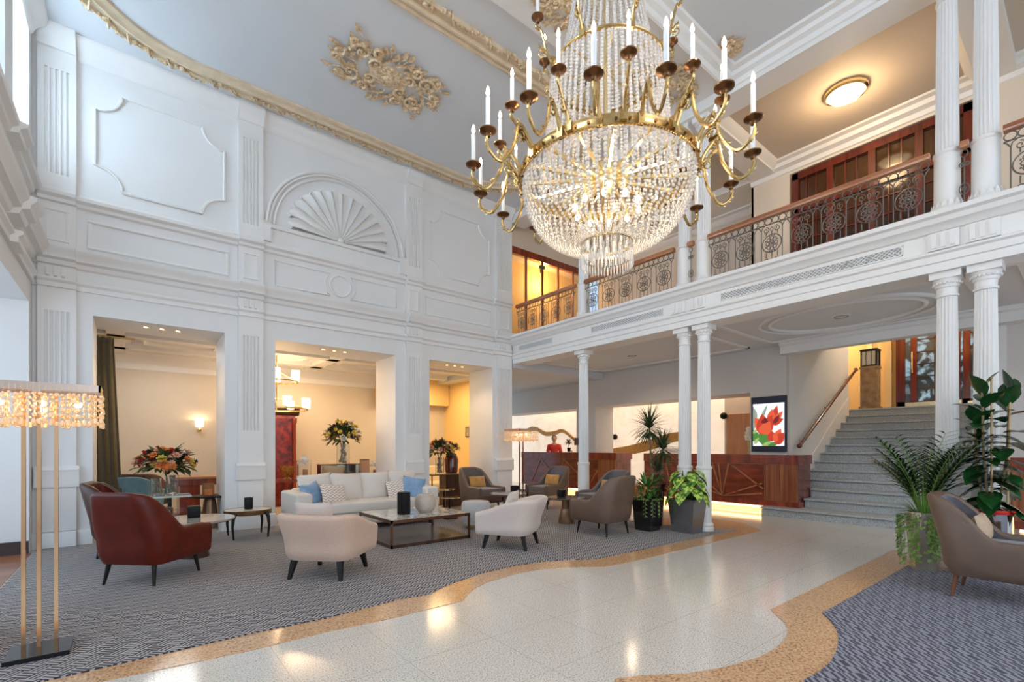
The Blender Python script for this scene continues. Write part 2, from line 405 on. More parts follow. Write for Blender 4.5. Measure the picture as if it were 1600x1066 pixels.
# centre panel with ring between two concave-ended frames
a,b = pan[1]; cx = (a+b)/2; z0,z1 = 4.05,4.46; zc=(z0+z1)/2
m.tube([fnY(cx+.185*math.cos(t),.012,zc+.185*math.sin(t)) for t in [2*PI*i/28 for i in range(28)]], .02, 6, True)
for sg in (-1,1):
    pts = [fnY(cx+sg*(b-a-.24)/2,.01,z0), fnY(cx+sg*(b-a-.24)/2,.01,z1)]
    arc = [fnY(cx+sg*.275*math.cos(t)*1.0,.01,zc+.275*math.sin(t)) for t in [math.asin(.2/.275)*(1-2*i/10) for i in range(11)]]
    m.tube(pts+arc, .016, 6, True)
struct(m.build('trim_11', WHITE))
def cut_corner(a,b,z0,z1,r,fn,d=.012):
    P = []
    for (cx,cz,t0) in ((a,z0,0),(a,z1,-90),(b,z1,180),(b,z0,90)):
        seq = [math.radians(t0+9*i) for i in range(11)] if t0 != 0 else [math.radians(9*i) for i in range(11)]
        P += [fn(cx+r*math.cos(t),d,cz+r*math.sin(t)) for t in seq]
    return P
m = MB()
for a,b in (pan[0], pan[2]):
    P = cut_corner(a+.11, b-.12, 4.93, 6.28, .29, fnY)
    m.tube(P, .022, 6, True)
struct(m.build('trim_12', WHITE))

# shell niche
m = MB(); cx = 2.97; zb = 5.03; Ro, Ri = 1.22, 1.10
for (R,r) in ((Ro,.03),(Ro-.05,.02),(Ri,.022)):
    m.tube([fnY(cx+R*math.cos(PI*i/40),.02,zb+R*math.sin(PI*i/40)) for i in range(41)], r, 8)
m.extr([(0,zb-.05),(.05,zb-.05),(.07,zb),(0,zb+.01)], cx-Ro-.05, cx+Ro+.05, fnY)
for sg in (-1,1): m.extr([(0,4.74),(.06,4.74),(.06,zb+.0),(.09,zb+.03),(0,zb+.05)], cx+sg*Ro-.06, cx+sg*Ro+.06, fnY)
root = m.build('shell_niche', WHITE)
tag(root, 'white arched niche with scallop shell relief high on the panelled wall', 'wall relief')
m = MB(); n = 14
for i in range(n):
    t = PI*(i+.5)/n; dth = PI/n/2*.96
    L_ = .88 if 0 < i < n-1 else .83
    rows = []
    for j in range(9):
        rr = .07+(L_-.07)*j/8
        row = []
        for q in range(7):
            s_ = -1+2*q/6; tt = t+dth*s_
            end = rr + (.05*(1-s_*s_) if j == 8 else 0)
            dep = .006+ .13*(rr/L_)**.8*(.18+.82*s_*s_)*(1 if j<8 else .75)
            row.append(fnY(cx+end*math.cos(tt)*1.0, dep, zb+.03+end*math.sin(tt)*.95))
        rows.append(row)
    rows.append([fnY(cx+(L_+.05*(1-(-1+2*q/6)**2)+.012)*math.cos(t+dth*(-1+2*q/6)), 0, zb+.03+(L_+.05*(1-(-1+2*q/6)**2)+.012)*math.sin(t+dth*(-1+2*q/6))*.95) for q in range(7)])
    vs = [p for r_ in rows for p in r_]
    m.add(vs, [(j*7+q, j*7+q+1, (j+1)*7+q+1, (j+1)*7+q) for j in range(9) for q in range(6)], True)
m.ball(fnY(cx,.03,zb+.05), .06, 10, 6)
m.build('scallop_shell', WHITE, root)

# downlights in the soffits of the openings
proto = None
for oi,(a,b) in enumerate(OP):
    mid = (a+b)/2
    for q in range(3):
        x_ = mid-.2+q*.2; y_ = YW+.32
        if proto is None:
            m = MB(); m.lathe([(.035,-.012),(.05,-.012),(.052,0),(.035,0)], 16); proto = m.build('downlight', BRASSL)
            m = MB(); m.lathe([(0,-.006),(.034,-.006)], 16); g = m.build('lens', DOWN, proto); KIDS[proto.name] = [g]
            o = proto; o.location = (x_,y_,ZO)
        else: o = copy_tree(proto, loc=(x_,y_,ZO))
        tag(o, ['small round downlight in the soffit of the opening with the curtain','small round downlight in the soffit above the white sofa','small round downlight in the soffit of the opening nearest the reception'][oi], 'downlight', ['downlights over the curtain opening','downlights over the sofa opening','downlights over the opening nearest the reception'][oi])
    light('SPOT', 'downlight_beam', (mid,YW+.32,ZO-.05), 28, (1,.72,.42), .05, (0,0,0), spot=2.3)

# ------------------------------------------------------------------ wall_left with window openings
m = MB(); T = .55
ys = [(5.1,8.43),(1.4,4.2),(-2.4,.5)]
def wall_with_open(m, x0,x1, ya,yb, z0,z1, ops, o0,o1):
    m.box(x0,x1,ya,yb,o1,z1)
    if o0>z0: m.box(x0,x1,ya,yb,z0,o0)
    c = yb
    for a,b in sorted(ops, reverse=True):
        m.box(x0,x1,b,c,o0,o1); c = a
    m.box(x0,x1,ya,c,o0,o1)
wall_with_open(m, XL-T,XL, -4,YW+TH, 0,4.3, ys, 0,3.16)
upo = [(7.4,8.43),(5.9,6.99),(4.3,5.5),(2.6,3.8),(.9,2.1),(-.8,.4)]
wall_with_open(m, XL-T,XL, -4,YW+TH, 4.3,6.9, upo, 5.08,6.72)
m.box(-4.2,XL-T+.01,8.43,8.75,0,3.4)            # return wall of the side bay
struct(m.build('wall_left', WALLW))
m = MB()
for nm in ('arch','corn','string','top'):
    for s0,s1,o in breaks(-4,YW-.2,[(-1.9,-1.2),(.55,1.35),(4.25,5.05),(6.99,7.4)],.06 if nm!='top' else 0):
        m.extr([(d+o if d else d, z) for d,z in STRINGS[nm]], s0, s1, fnX)
struct(m.build('trim_13', WHITE))
m = MB(); m.box(-4.2,XL,8.38,8.43,0,.16); struct(m.build('baseboard_left', mat('dark_skirting', (.05,.03,.025), .4)))
WF = mat('window_frame_paint', (.62,.66,.70), .4)
for wi,(a,b) in enumerate(upo):
    m = MB(); x_ = XL-.42
    for (y0,y1,z0,z1) in ((a,a+.06,5.08,6.72),(b-.06,b,5.08,6.72),(a,b,5.08,5.14),(a,b,6.66,6.72),((a+b)/2-.02,(a+b)/2+.02,5.1,6.7),(a,b,5.98,6.02)):
        m.box(x_,x_+.06,y0,y1,z0,z1)
    w_ = struct(m.build('window_%d' % (wi+1), WF))
    m = MB(); m.box(x_+.025,x_+.03,a+.05,b-.05,5.12,6.68); m.build('pane', GLASS, w_)

# ------------------------------------------------------------------ ceiling
m = MB(); m.box(XL-T,7.35,-4,YW+.1,ZT,ZT+.2); struct(m.build('ceiling', CEILW))
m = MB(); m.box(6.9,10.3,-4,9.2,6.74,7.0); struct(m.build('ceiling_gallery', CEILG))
# cross bands and the long beam above the columns
m = MB()
m.box(6.92,7.36,-4,YW,6.56,6.8)                          # beam over the gallery columns
struct(m.build('trim_14', WHITE))
m = MB()
cpr = [(0,0),(0,.03),(.03,.05),(.05,.09),(.10,.11),(.12,.14),(.16,.16),(.16,0)]
fx_c = lambda t,d,z: (6.92-d, t, ZT-z if z else ZT)
pr = [(0,0),(0,.20),(.03,.19),(.05,.13),(.11,.10),(.13,.05),(.20,.035),(.21,0)]
m.extr(pr, -4, 3.5, lambda t,d,z:(6.92-d,t,ZT-z))
m.extr(pr, XL, 6.9, lambda t,d,z:(t,3.5-d,ZT-z))
m.extr([(0,0),(0,.10),(.04,.09),(.07,.04),(.14,.03),(.15,0)], XL, 6.9, lambda t,d,z:(t,4.55+d,ZT-z))
m.box(XL,6.95,3.5,4.55,ZT-.10,ZT)
m.box(-.9,6.95,4.55,4.62,ZT-.10,ZT)
struct(m.build('trim_15', WHITE))
# oval ceiling band (stadium) with gilt leaves
def stadium(R, x0=.75, x1=5.2, cy=6.77, n=22, ns=26):
    P = []
    for i in range(ns): P.append((x0+(x1-x0)*i/ns, cy+R))
    for i in range(n): t = PI/2-PI*i/n; P.append((x1+R*math.cos(t), cy+R*math.sin(t)))
    for i in range(ns): P.append((x1-(x1-x0)*i/ns, cy-R))
    for i in range(n): t = -PI/2-PI*i/n; P.append((x0+R*math.cos(t), cy+R*math.sin(t)))
    return P
def sweep(m, path_fn, prof):
    """closed sweep; prof [(R,z)] each ring is path_fn(R)"""
    rings = [[(x,y,z) for x,y in path_fn(R)] for R,z in prof]; n = len(rings[0]); vs = [p for r in rings for p in r]
    m.add(vs, [(j*n+i, j*n+(i+1)%n, (j+1)*n+(i+1)%n, (j+1)*n+i) for j in range(len(prof)-1) for i in range(n)], True)
m = MB()
sweep(m, stadium, [(1.30,ZT),(1.30,ZT-.03),(1.34,ZT-.045),(1.36,ZT-.02),(1.40,ZT-.03),(1.43,ZT-.06),(1.46,ZT-.06),(1.48,ZT-.02),(1.56,ZT-.02),(1.58,ZT-.05),(1.60,ZT-.05),(1.61,ZT)])
root = m.build('ceiling_band', MOULD)
tag(root, 'long oval gilded plaster band with leaf garland on the ceiling by the panelled wall', 'ceiling moulding')
m = MB(); P = stadium(1.58, n=40, ns=60); L_ = len(P); s_acc = 0
for i in range(L_):
    p = Vector((*P[i],0)); q = Vector((*P[(i+1)%L_],0)); d = (q-p).normalized(); nrm = Vector((-d.y,d.x,0)); seg = (q-p).length
    k_ = max(1,int(seg/.045))
    for j in range(k_):
        c = p+(q-p)*(j/k_); s_acc += 1; ph = s_acc*.9
        off = .035*math.sin(ph)
        m.ball((c.x+nrm.x*off, c.y+nrm.y*off, ZT-.035), .024+.009*((s_acc*7)%3), 5, 4, (1,1,.9))
        if s_acc%4 == 0:
            a_ = c-d*.06-nrm*.08; b_ = c+d*.06+nrm*.08
            m.tube([(a_.x,a_.y,ZT-.03),(c.x,c.y,ZT-.075),(b_.x,b_.y,ZT-.03)], .016, 4)
m.build('leaf_garland', ORNM, root)['kind'] = 'stuff'

def scroll_pts(cx, cy, r0, turns, a0, sgn, z, n=22):
    P = []
    for i in range(n+1):
        t = i/n; r = r0*(1-.85*t); a = a0+sgn*turns*2*PI*t
        P.append((cx+r*math.cos(a), cy+r*math.sin(a), z))
    return P
def acanthus(m, cx, cy, Lx, Ly, z, seed, dens=1.0):
    r = random.Random(seed)
    for sx in (-1,1):
        for sy in (-1,1):
            for (fx,fy,fr,a0) in ((.52,.40,.22,.4),(.30,.62,.13,2.2),(.78,.12,.12,4),(.26,.26,.15,1.0),(.66,.62,.10,2.8)):
                x_ = cx+sx*fx*Lx; y_ = cy+sy*fy*Ly; rr = fr*min(Lx,Ly)*1.2
                m.tube([(cx+sx*(px-cx) if 0 else px, py, pz) for px,py,pz in scroll_pts(x_,y_,rr,1.3,a0 if sx>0 else PI-a0,sx*sy,z-.02)], .024*dens, 6, taper=lambda t:1.35-.7*t)
                m.ball((x_,y_,z-.02), .03*dens, 6, 4)
                for q in range(12):
                    a = r.random()*6.28; l = rr*(.7+.5*r.random())
                    m.leaf((x_+rr*.6*math.cos(a), y_+rr*.6*math.sin(a), z-.02), (math.cos(a),math.sin(a),-.35), l*.7, l*.42, (0,0,-1), -.4, 3)
    for (dx,dy) in ((1,0),(-1,0),(0,1),(0,-1)):
        for q in range(9):
            a = math.atan2(dy,dx)+(q-4)*.17; L0 = (Lx if dx else Ly)*(.62+.1*(q%3))
            bx, by = cx+math.cos(a)*L0, cy+math.sin(a)*L0
            m.leaf((bx,by,z-.015),(math.cos(a+.1),math.sin(a+.1),-.15), .17*dens+.05*(q==4), .09*dens, (0,0,-1), -.3, 3); m.leaf((cx+math.cos(a)*L0*.8,cy+math.sin(a)*L0*.8,z-.015),(math.cos(a+1.1),math.sin(a+1.1),-.2), .11*dens, .07*dens, (0,0,-1), 0, 3)
            m.tube([(cx+math.cos(a)*L0*.72,cy+math.sin(a)*L0*.72,z-.02),(bx,by,z-.02)], .008, 4)
    sc = min(Lx,Ly)
    m.lathe([(0,-.07),(.10*sc,-.065),(.15*sc,-.04),(.2*sc,-.05),(.28*sc,-.035),(.36*sc,-.03),(.40*sc,0)], 20, (cx,cy,z), sx=1.3, sy=.9)
m = MB(); acanthus(m, 2.98, 6.64, .95, .56, ZT, 3)
tag(m.build('ceiling_ornament', ORNM), 'large gilded acanthus ornament in the middle of the oval ceiling panel', 'ceiling ornament')
m = MB(); acanthus(m, 4.15, 4.05, .55, .36, ZT-.10, 4, .8)
tag(m.build('ceiling_ornament', ORNM), 'pale gilded scroll ornament on the ceiling beam behind the chandelier top', 'ceiling ornament')
m = MB(); acanthus(m, 6.2, 4.05, .55, .36, ZT-.10, 5, .8)
tag(m.build('ceiling_ornament', ORNM), 'gilded scroll ornament on the ceiling beam near the paired gallery columns', 'ceiling ornament')
m = MB(); acanthus(m, 6.40, 3.22, .17, .15, ZT, 6, .45)
tag(m.build('ceiling_ornament', ORNM), 'small square gilded rosette in the ceiling corner above the gallery', 'ceiling ornament')

# ------------------------------------------------------------------ gallery slab, fascia, walls
XB = 6.94; ZS = 3.27; ZG = 3.80
m = MB(); m.box(7.0,10.0,-4,YW+.2,3.42,ZG); struct(m.build('floor_gallery', CREAM))
m = MB()
fas = [(-.02,ZS),(0,ZS),(.0,3.36),(.015,3.37),(.02,3.44),(.045,3.46),(.045,3.48),(.0,3.50),(.0,3.69),(.03,3.70),(.06,3.75),(.10,3.77),(.12,3.82),(.16,3.84),(.17,3.885),(-.10,3.90),(-.42,3.89),(-.42,ZS),(-.30,ZS-.0)]
fas = [(0,ZS),(.0,3.36),(.015,3.37),(.02,3.44),(.045,3.46),(.045,3.48),(.0,3.50),(.0,3.69),(.03,3.70),(.06,3.75),(.10,3.77),(.12,3.82),(.16,3.84),(.17,3.885),(-.42,3.89),(-.42,ZS)]
fB = lambda t,d,z: (XB-d, t, z)
m.extr(fas, -4, YW-.06, fB)
# triglyph blocks over the columns
COLY = [6.57, 4.325, 3.99, 1.098, .79, -1.49]
for y_ in (4.325,3.99,1.098,.79):
    m.extr([(0,3.5),(.03,3.5),(.03,3.69),(0,3.69)], y_-.13, y_+.13, fB)
    for q in (-1,0,1): m.extr([(.03,3.52),(.045,3.52),(.045,3.67),(.03,3.67)], y_+q*.075-.022, y_+q*.075+.022, fB)
struct(m.build('trim_20', WHITE))
# vents
def grille(y0,y1,z0,z1,label):
    m = MB(); m.box(XB-.004,XB+.0,y0,y1,z0,z1); root = m.build('vent_grille', mat('grille_grey', (.35,.36,.37), .5))
    tag(root, label, 'vent')
    m = MB(); w = .012
    for (a,b,c,d) in ((y0,y1,z0,z0+w),(y0,y1,z1-w,z1),(y0,y0+w,z0,z1),(y1-w,y1,z0,z1)): m.box(XB-.012,XB,a,b,c,d)
    s = .05; n = int((y1-y0)/s)
    for i in range(n):
        a = y0+s*i
        for k_ in range(3):
            z_ = z0+(z1-z0)*k_/3; z2 = z0+(z1-z0)*(k_+1)/3
            m.tube([(XB-.008,a,z_),(XB-.008,a+s,z2)], .0045, 4); m.tube([(XB-.008,a+s,z_),(XB-.008,a,z2)], .0045, 4)
    m.build('lattice', WHITE, root)
grille(1.45,3.62,3.535,3.655,'long white lattice vent in the gallery fascia between the two column pairs')
grille(4.62,6.2,3.535,3.655,'white lattice vent in the gallery fascia beside the single column')
grille(7.3,8.4,3.535,3.655,'shorter white lattice vent in the gallery fascia next to the panelled wall')

# under-gallery ceiling with mouldings
m = MB(); m.box(7.3,10.09,-4,YW-.1,3.36,3.40); m.box(6.98,10.09,YW-.1,13.2,3.18,3.45); struct(m.build('ceiling_reception', CEILW))
m = MB()
for (a,b,c,d) in ((7.5,9.8,4.5,8.4),(7.5,9.8,-3.5,.6)):
    for (p,q,r_,s_) in ((a,b,c,c+.07),(a,b,d-.07,d),(a,a+.07,c,d),(b-.07,b,c,d)): m.box(p,q,r_,s_,3.335,3.36)
for (x0,x1,y0,y1) in ((7.45,9.7,1.0,1.07),(7.45,9.7,4.0,4.07),(7.45,7.52,1.0,4.07),(9.63,9.7,1.0,4.07)): m.box(x0,x1,y0,y1,3.335,3.36)
for rx,ry in ((.95,1.15),(.80,1.0)):
    m.tube([(8.55+rx*math.cos(t),2.54+ry*math.sin(t),3.352) for t in [2*PI*i/40 for i in range(40)]], .03, 6, True)
m.box(9.86,10.09,-4,3.95,3.14,3.36)
m.extr([(0,0),(.0,.08),(.05,.06),(.07,0)], -4, 3.95, lambda t,d,z:(9.86-d,t,3.36-z))
struct(m.build('trim_21', WHITE))
def ceil_disc(x,y,z,r,label):
    m = MB(); m.lathe([(0,-.02),(r*.6,-.022),(r*.9,-.012),(r,0)], 20); root = m.build('ceiling_speaker', mat('pale_metal', (.7,.68,.66), .5), None, (x,y,z)); tag(root,label,'ceiling speaker')
    m = MB(); m.tube([(r*.7*math.cos(t),r*.7*math.sin(t),-.02) for t in [2*PI*i/16 for i in range(16)]], .006, 4, True); m.build('ring', IRON, root)
ceil_disc(8.55,2.54,3.36,.13,'round speaker disc in the oval ceiling panel before the staircase')
ceil_disc(8.6,6.5,3.36,.13,'round speaker disc in the ceiling above the reception lobby')

# walls behind reception
XR = 10.1
RPM = mat('reception_paint', (.66,.63,.60), .6, noise=.03)
for bx_ in ((XR,XR+.15,3.93,4.63,0,3.4),(XR,XR+.77,4.63,8.88,2.47,3.4),(XR,XR+.77,8.88,9.6,0,3.3),(XR,XR+.77,9.6,13.3,2.45,3.3),(XR,XR+.4,13.3,13.5,0,3.3),
            (XR,XR+.15,-4,-3.2,0,3.4),(XR,XR+.15,.5,.9,0,3.4),(XR,XR+.5,-3.2,.5,2.45,3.4),(XR,10.15,-4,YW,3.4,3.8)):
    m = MB(); m.box(*bx_); struct(m.build('wall_reception', RPM))
ONYX = mat('backlit_onyx', (.80,.70,.58), .35, noise=.25, nscale=1.1, emit=(1,.80,.60), es=.50)
_n = ONYX.node_tree; _p = _n.nodes['Principled BSDF']; _t = _n.nodes.new('ShaderNodeTexCoord')
_z = _n.nodes.new('ShaderNodeTexNoise'); _z.inputs['Scale'].default_value = .8; _z.inputs['Detail'].default_value = 6; _z.inputs['Distortion'].default_value = 3.5
_r = _n.nodes.new('ShaderNodeValToRGB'); _e = _r.color_ramp.elements
_e[0].position = .44; _e[0].color = (1,.84,.66,1); _e[1].position = .54; _e[1].color = (1,.84,.66,1); _q = _e.new(.49); _q.color = (.88,.66,.46,1)
_n.links.new(_t.outputs['Object'], _z.inputs['Vector']); _n.links.new(_z.outputs['Fac'], _r.inputs[0]); _n.links.new(_r.outputs[0], _p.inputs['Emission Color'])
m = MB(); m.box(11.5,11.6,5.9,14.6,0,3.3); m.box(11.5,11.6,-4,.9,0,3.3)
struct(m.build('wall_onyx', ONYX))
OPM = mat('office_paint', (.68,.60,.52), .6)
for bx_ in ((11.5,11.6,4.1,5.9,0,3.3),(10.27,11.5,4.06,4.16,0,3.3),(10.9,11.6,4.06,13.2,3.3,3.36)):
    m = MB(); m.box(*bx_); struct(m.build('wall_office', OPM))
m = MB(); m.box(11.40,11.5,5.20,5.80,0,2.13); mw = m.build('door_9', wood('oak_door', (.40,.15,.06),(.58,.26,.11),.35)); struct(mw)
# gold wave inlay on the onyx
def wave(pts, thick, label):
    m = MB(); n = len(pts); vs = []
    for i,(y,z) in enumerate(pts):
        w = thick*(.6+.4*math.sin(PI*min(max(i/(n-1),.05),.95)))
        vs += [(11.46,y,z-w),(11.46,y,z+w),(11.5,y,z-w),(11.5,y,z+w)]
    fs = []
    for i in range(n-1):
        k_ = 4*i; fs += [(k_,k_+1,k_+5,k_+4),(k_+1,k_+3,k_+7,k_+5),(k_,k_+4,k_+6,k_+2)]
    m.add(vs, fs, True)
    tag(m.build('wave_inlay', mat('gold_inlay', (.52,.27,.07), .35, .4), None), label, 'wall inlay')
def wpts(ya,yb,f,n=40): return [(ya+(yb-ya)*i/n, f(ya+(yb-ya)*i/n)) for i in range(n+1)]
def spl(P):   # smooth curve through u,v pixels on the onyx plane -> (y,z)
    Q = [at(u,v,'x',11.46) for u,v in P]; out = []
    for i in range(len(Q)-1):
        p0 = Q[max(i-1,0)]; p1 = Q[i]; p2 = Q[i+1]; p3 = Q[min(i+2,len(Q)-1)]
        for j in range(8):
            t = j/8; q = .5*((2*p1)+(p2-p0)*t+(2*p0-5*p1+4*p2-p3)*t*t+(3*p1-p0-3*p2+p3)*t**3)
            out.append((q.y,q.z))
    return out+[(Q[-1].y,Q[-1].z)]
wave(spl([(800,685),(826,671),(838,671),(852,678),(866,677),(880,674),(900,690)]), .075, 'undulating gold inlay on the glowing wall behind the receptionist')
wave(spl([(944,708),(985,703),(1020,694),(1050,684),(1078,680)]), .15, 'broad gold wave inlay on the glowing wall behind the palm-like plant')
wave(spl([(1560,655),(1580,645),(1600,650),(1630,660)]), .16, 'gold wave inlay on the wall beyond the rubber plant')

# gallery back wall with doors
XG = 9.7
m = MB()
m.box(XG,XG+.2,3.72,4.42,ZG,6.74); m.box(XG,XG+.2,1.18,3.72,6.48,6.74); m.box(XG,XG+.2,-4,1.18,ZG,6.74)
m.box(XG+.9,XG+1.0,4.42,9.2,ZG,6.74); m.box(XG,XG+.9,4.38,4.42,ZG,6.74)
struct(m.build('wall_gallery', CREAM))
m = MB()
m.extr([(0,0),(0,.22),(.03,.21),(.05,.14),(.14,.11),(.16,.05),(.24,.03),(.25,0)], -4, 4.42, lambda t,d,z:(XG-d,t,6.74-z))
m.box(7.36,XG,3.95,4.35,6.60,6.74); m.box(7.36,XG,.76,1.15,6.60,6.74)
m.extr([(0,0),(0,.10),(.05,.08),(.10,.02),(.12,0)], 7.36, XG, lambda t,d,z:(t,3.95-d,6.74-z))
m.extr([(0,0),(0,.10),(.05,.08),(.10,.02),(.12,0)], 7.36, XG, lambda t,d,z:(t,1.15+d,6.74-z))
m.extr([(0,0),(0,.16),(.04,.14),(.08,.05),(.16,.03),(.17,0)], 4.42, 8.9, lambda t,d,z:(XG+.9-d,t,6.6-z))
m.box(XG-.1,XG+.9,4.42,8.9,6.6,6.74)
struct(m.build('trim_22', WHITE))
# mahogany glazed doors
m = MB()
y0,y1,z1 = 1.22,3.68,6.46
m.box(XG+.02,XG+.14,y0,y0+.1,ZG,z1); m.box(XG+.02,XG+.14,y1-.1,y1,ZG,z1); m.box(XG+.02,XG+.14,y0,y1,z1-.12,z1); m.box(XG+.02,XG+.14,y0,y1,5.72,5.82)
for i in range(1,4): yy = y0+(y1-y0)*i/4; m.box(XG+.03,XG+.13,yy-.05,yy+.05,ZG,z1-.1)
dr = struct(m.build('door_1', DOORW))
m = MB()
for i in range(4):
    a = y0+(y1-y0)*i/4+.06; b = y0+(y1-y0)*(i+1)/4-.06
    m.box(XG+.05,XG+.11,a,b,ZG,4.3)
    for q in (1,2): yy = a+(b-a)*q/3; m.box(XG+.06,XG+.10,yy-.01,yy+.01,4.3,5.72); m.box(XG+.06,XG+.10,yy-.01,yy+.01,5.82,6.34)
    for zz in (4.75,5.2,5.5): m.box(XG+.06,XG+.10,a,b,zz-.01,zz+.01)
m.build('glazing_bars', DOORW, dr)
DGL = mat('dark_door_glass', (.05,.02,.012), .08, spec=.6, alpha=.72)
m = MB(); m.box(XG+.08,XG+.085,y0+.05,y1-.05,4.3,6.36); m.build('pane', DGL, dr)
m = MB(); m.box(12.2,12.3,-.5,4.35,ZG,6.7); m.box(9.92,12.3,4.25,4.35,ZG,6.7); m.box(9.92,12.3,-.5,-.4,ZG,6.7); m.box(9.92,12.3,-.5,4.35,6.5,6.6); m.box(9.92,12.3,-.5,4.35,3.72,ZG)
struct(m.build('wall_salon', YELLOW))
light('POINT','salon_lamp',(10.9,2.5,5.5),12,(1,.62,.28),.2)
# glazed ochre partition at the gallery's end
m = MB(); yp = 8.9
m.box(6.98,10.6,yp+.7,yp+.8,ZG,6.74); struct(m.build('wall_partition', YELLOW))
m = MB()
m.box(7.0,9.9,yp,yp+.12,6.02,6.18)
for x_ in (7.05,7.6,8.15,8.7,9.25,9.8): m.box(x_,x_+.035,yp+.02,yp+.08,ZG,6.02)
dr = struct(m.build('door_2', MAHOG))
m = MB(); m.box(7.0,9.85,yp+.04,yp+.045,ZG,6.02); m.build('pane', mat('amber_glass', (.95,.72,.35), .08, alpha=.25, spec=.8), dr)
m = MB(); m.box(8.0,8.16,yp-.06,yp-.0,5.82,5.9); m.cyl((8.02,yp-.05,5.8),(8.02,yp-.05,5.7),.02); m.build('door_closer', IRON, dr)
m = MB(); m.box(6.98,10.6,yp,yp+.8,6.18,6.74); struct(m.build('wall_partition_head', CREAM))
light('POINT','gallery_glow',(8.6,yp+.4,5.7),40,(1,.66,.28),.15)
m = MB(); m.box(8.3,8.36,yp-.10,yp-.08,ZG,4.6)
# ceiling light
root = empty('ceiling_light', (8.45,2.45,6.74), 'round glowing frosted bowl ceiling light with brass rim over the gallery', 'ceiling light')
m = MB(); m.lathe([(.27,0),(.285,-.02),(.28,-.05),(.25,-.07),(.235,-.055),(.235,0)], 32); m.build('rim', BRASSL, root)
m = MB(); m.lathe([(.24,-.05),(.20,-.10),(.12,-.135),(0,-.15)], 32); m.build('bowl', mat('lit_frosted_glass',(1,.92,.75),.4,emit=(1,.82,.52),es=3.2), root)
light('POINT','ceiling_light_glow',(8.45,2.45,6.40),32,(1,.70,.38),.2)
# ------------------------------------------------------------------ columns
def fl_ring(r, n=20, depth=.15):
    P = []
    for i in range(n):
        for j in range(4):
            a = 2*PI*(i+(j/4))/n; k_ = (1, 1-depth*.75, 1-depth, 1-depth*.75)[j]; P.append((r*k_*math.cos(a), r*k_*math.sin(a)))
    return P
def column(y, upper, label, group=None):
    x = 7.12; r = .103
    if upper: z0, z1, zr = ZG+.07, 6.56, 4.60
    else: z0, z1, zr = .0, ZS, 1.0
    root = empty('column', (x,y,z0), label, 'column', group); h = z1-z0; zr -= z0
    m = MB(); m.lathe([(r*1.45,0),(r*1.45,.06),(r*1.3,.075),(r*1.42,.10),(r*1.3,.13),(r*1.16,.14),(r*1.12,.17),(r*1.1,zr-.02),(r*1.2,zr-.01),(r*1.2,zr+.02),(r*1.05,zr+.03)], 32)
    if upper:
        for i in range(16):
            a = 2*PI*i/16; m.leaf((r*1.2*math.cos(a),r*1.2*math.sin(a),.07),(math.cos(a)*.1,math.sin(a)*.1,1),.12,.06,(math.cos(a),math.sin(a),0),-.1,3)
    m.build('base', WHITE, root)
    m = MB(); rr = [(zr+.03,r*.98),(zr+.08,r),(zr+(h-zr)*.5,r*.95),(h-.26,r*.86)]
    vs = []
    for z,q in rr: vs += [(a,b,z) for a,b in fl_ring(q)]
    n = 80
    m.add(vs, [(j*n+i,j*n+(i+1)%n,(j+1)*n+(i+1)%n,(j+1)*n+i) for j in range(3) for i in range(n)], True)
    m.build('shaft', WHITE, root)
    m = MB(); m.lathe([(r*.86,h-.27),(r*.98,h-.265),(r*.98,h-.245),(r*.88,h-.24),(r*.9,h-.17),(r*1.0,h-.165),(r*1.02,h-.15),(r*1.15,h-.10),(r*1.24,h-.075)], 32)
    s_ = r*1.30; m.box(-s_,s_,-s_,s_,h-.075,h)
    for i in range(20):
        a = 2*PI*i/20; m.ball((r*1.12*math.cos(a),r*1.12*math.sin(a),h-.12), .017, 5, 4)
    m.build('capital', WHITE, root)
    return root
nm = {6.57:'standing alone nearest the panelled wall',4.325:'of the middle pair, on the side towards the panelled wall',3.99:'of the middle pair, on the side towards the staircase',1.098:'of the pair before the staircase, on the side towards the steps',.79:'of the pair before the staircase, on the side away from the panelled wall'}
for y_ in COLY[:5]:
    column(y_, False, 'slender white fluted lower column '+nm[y_])
    column(y_, True, 'white fluted gallery column '+nm[y_].replace('before the staircase, on the side towards the steps','above the stairs, nearer the chandelier').replace('before the staircase, on the side away from the panelled wall','above the stairs, farther from the chandelier'))

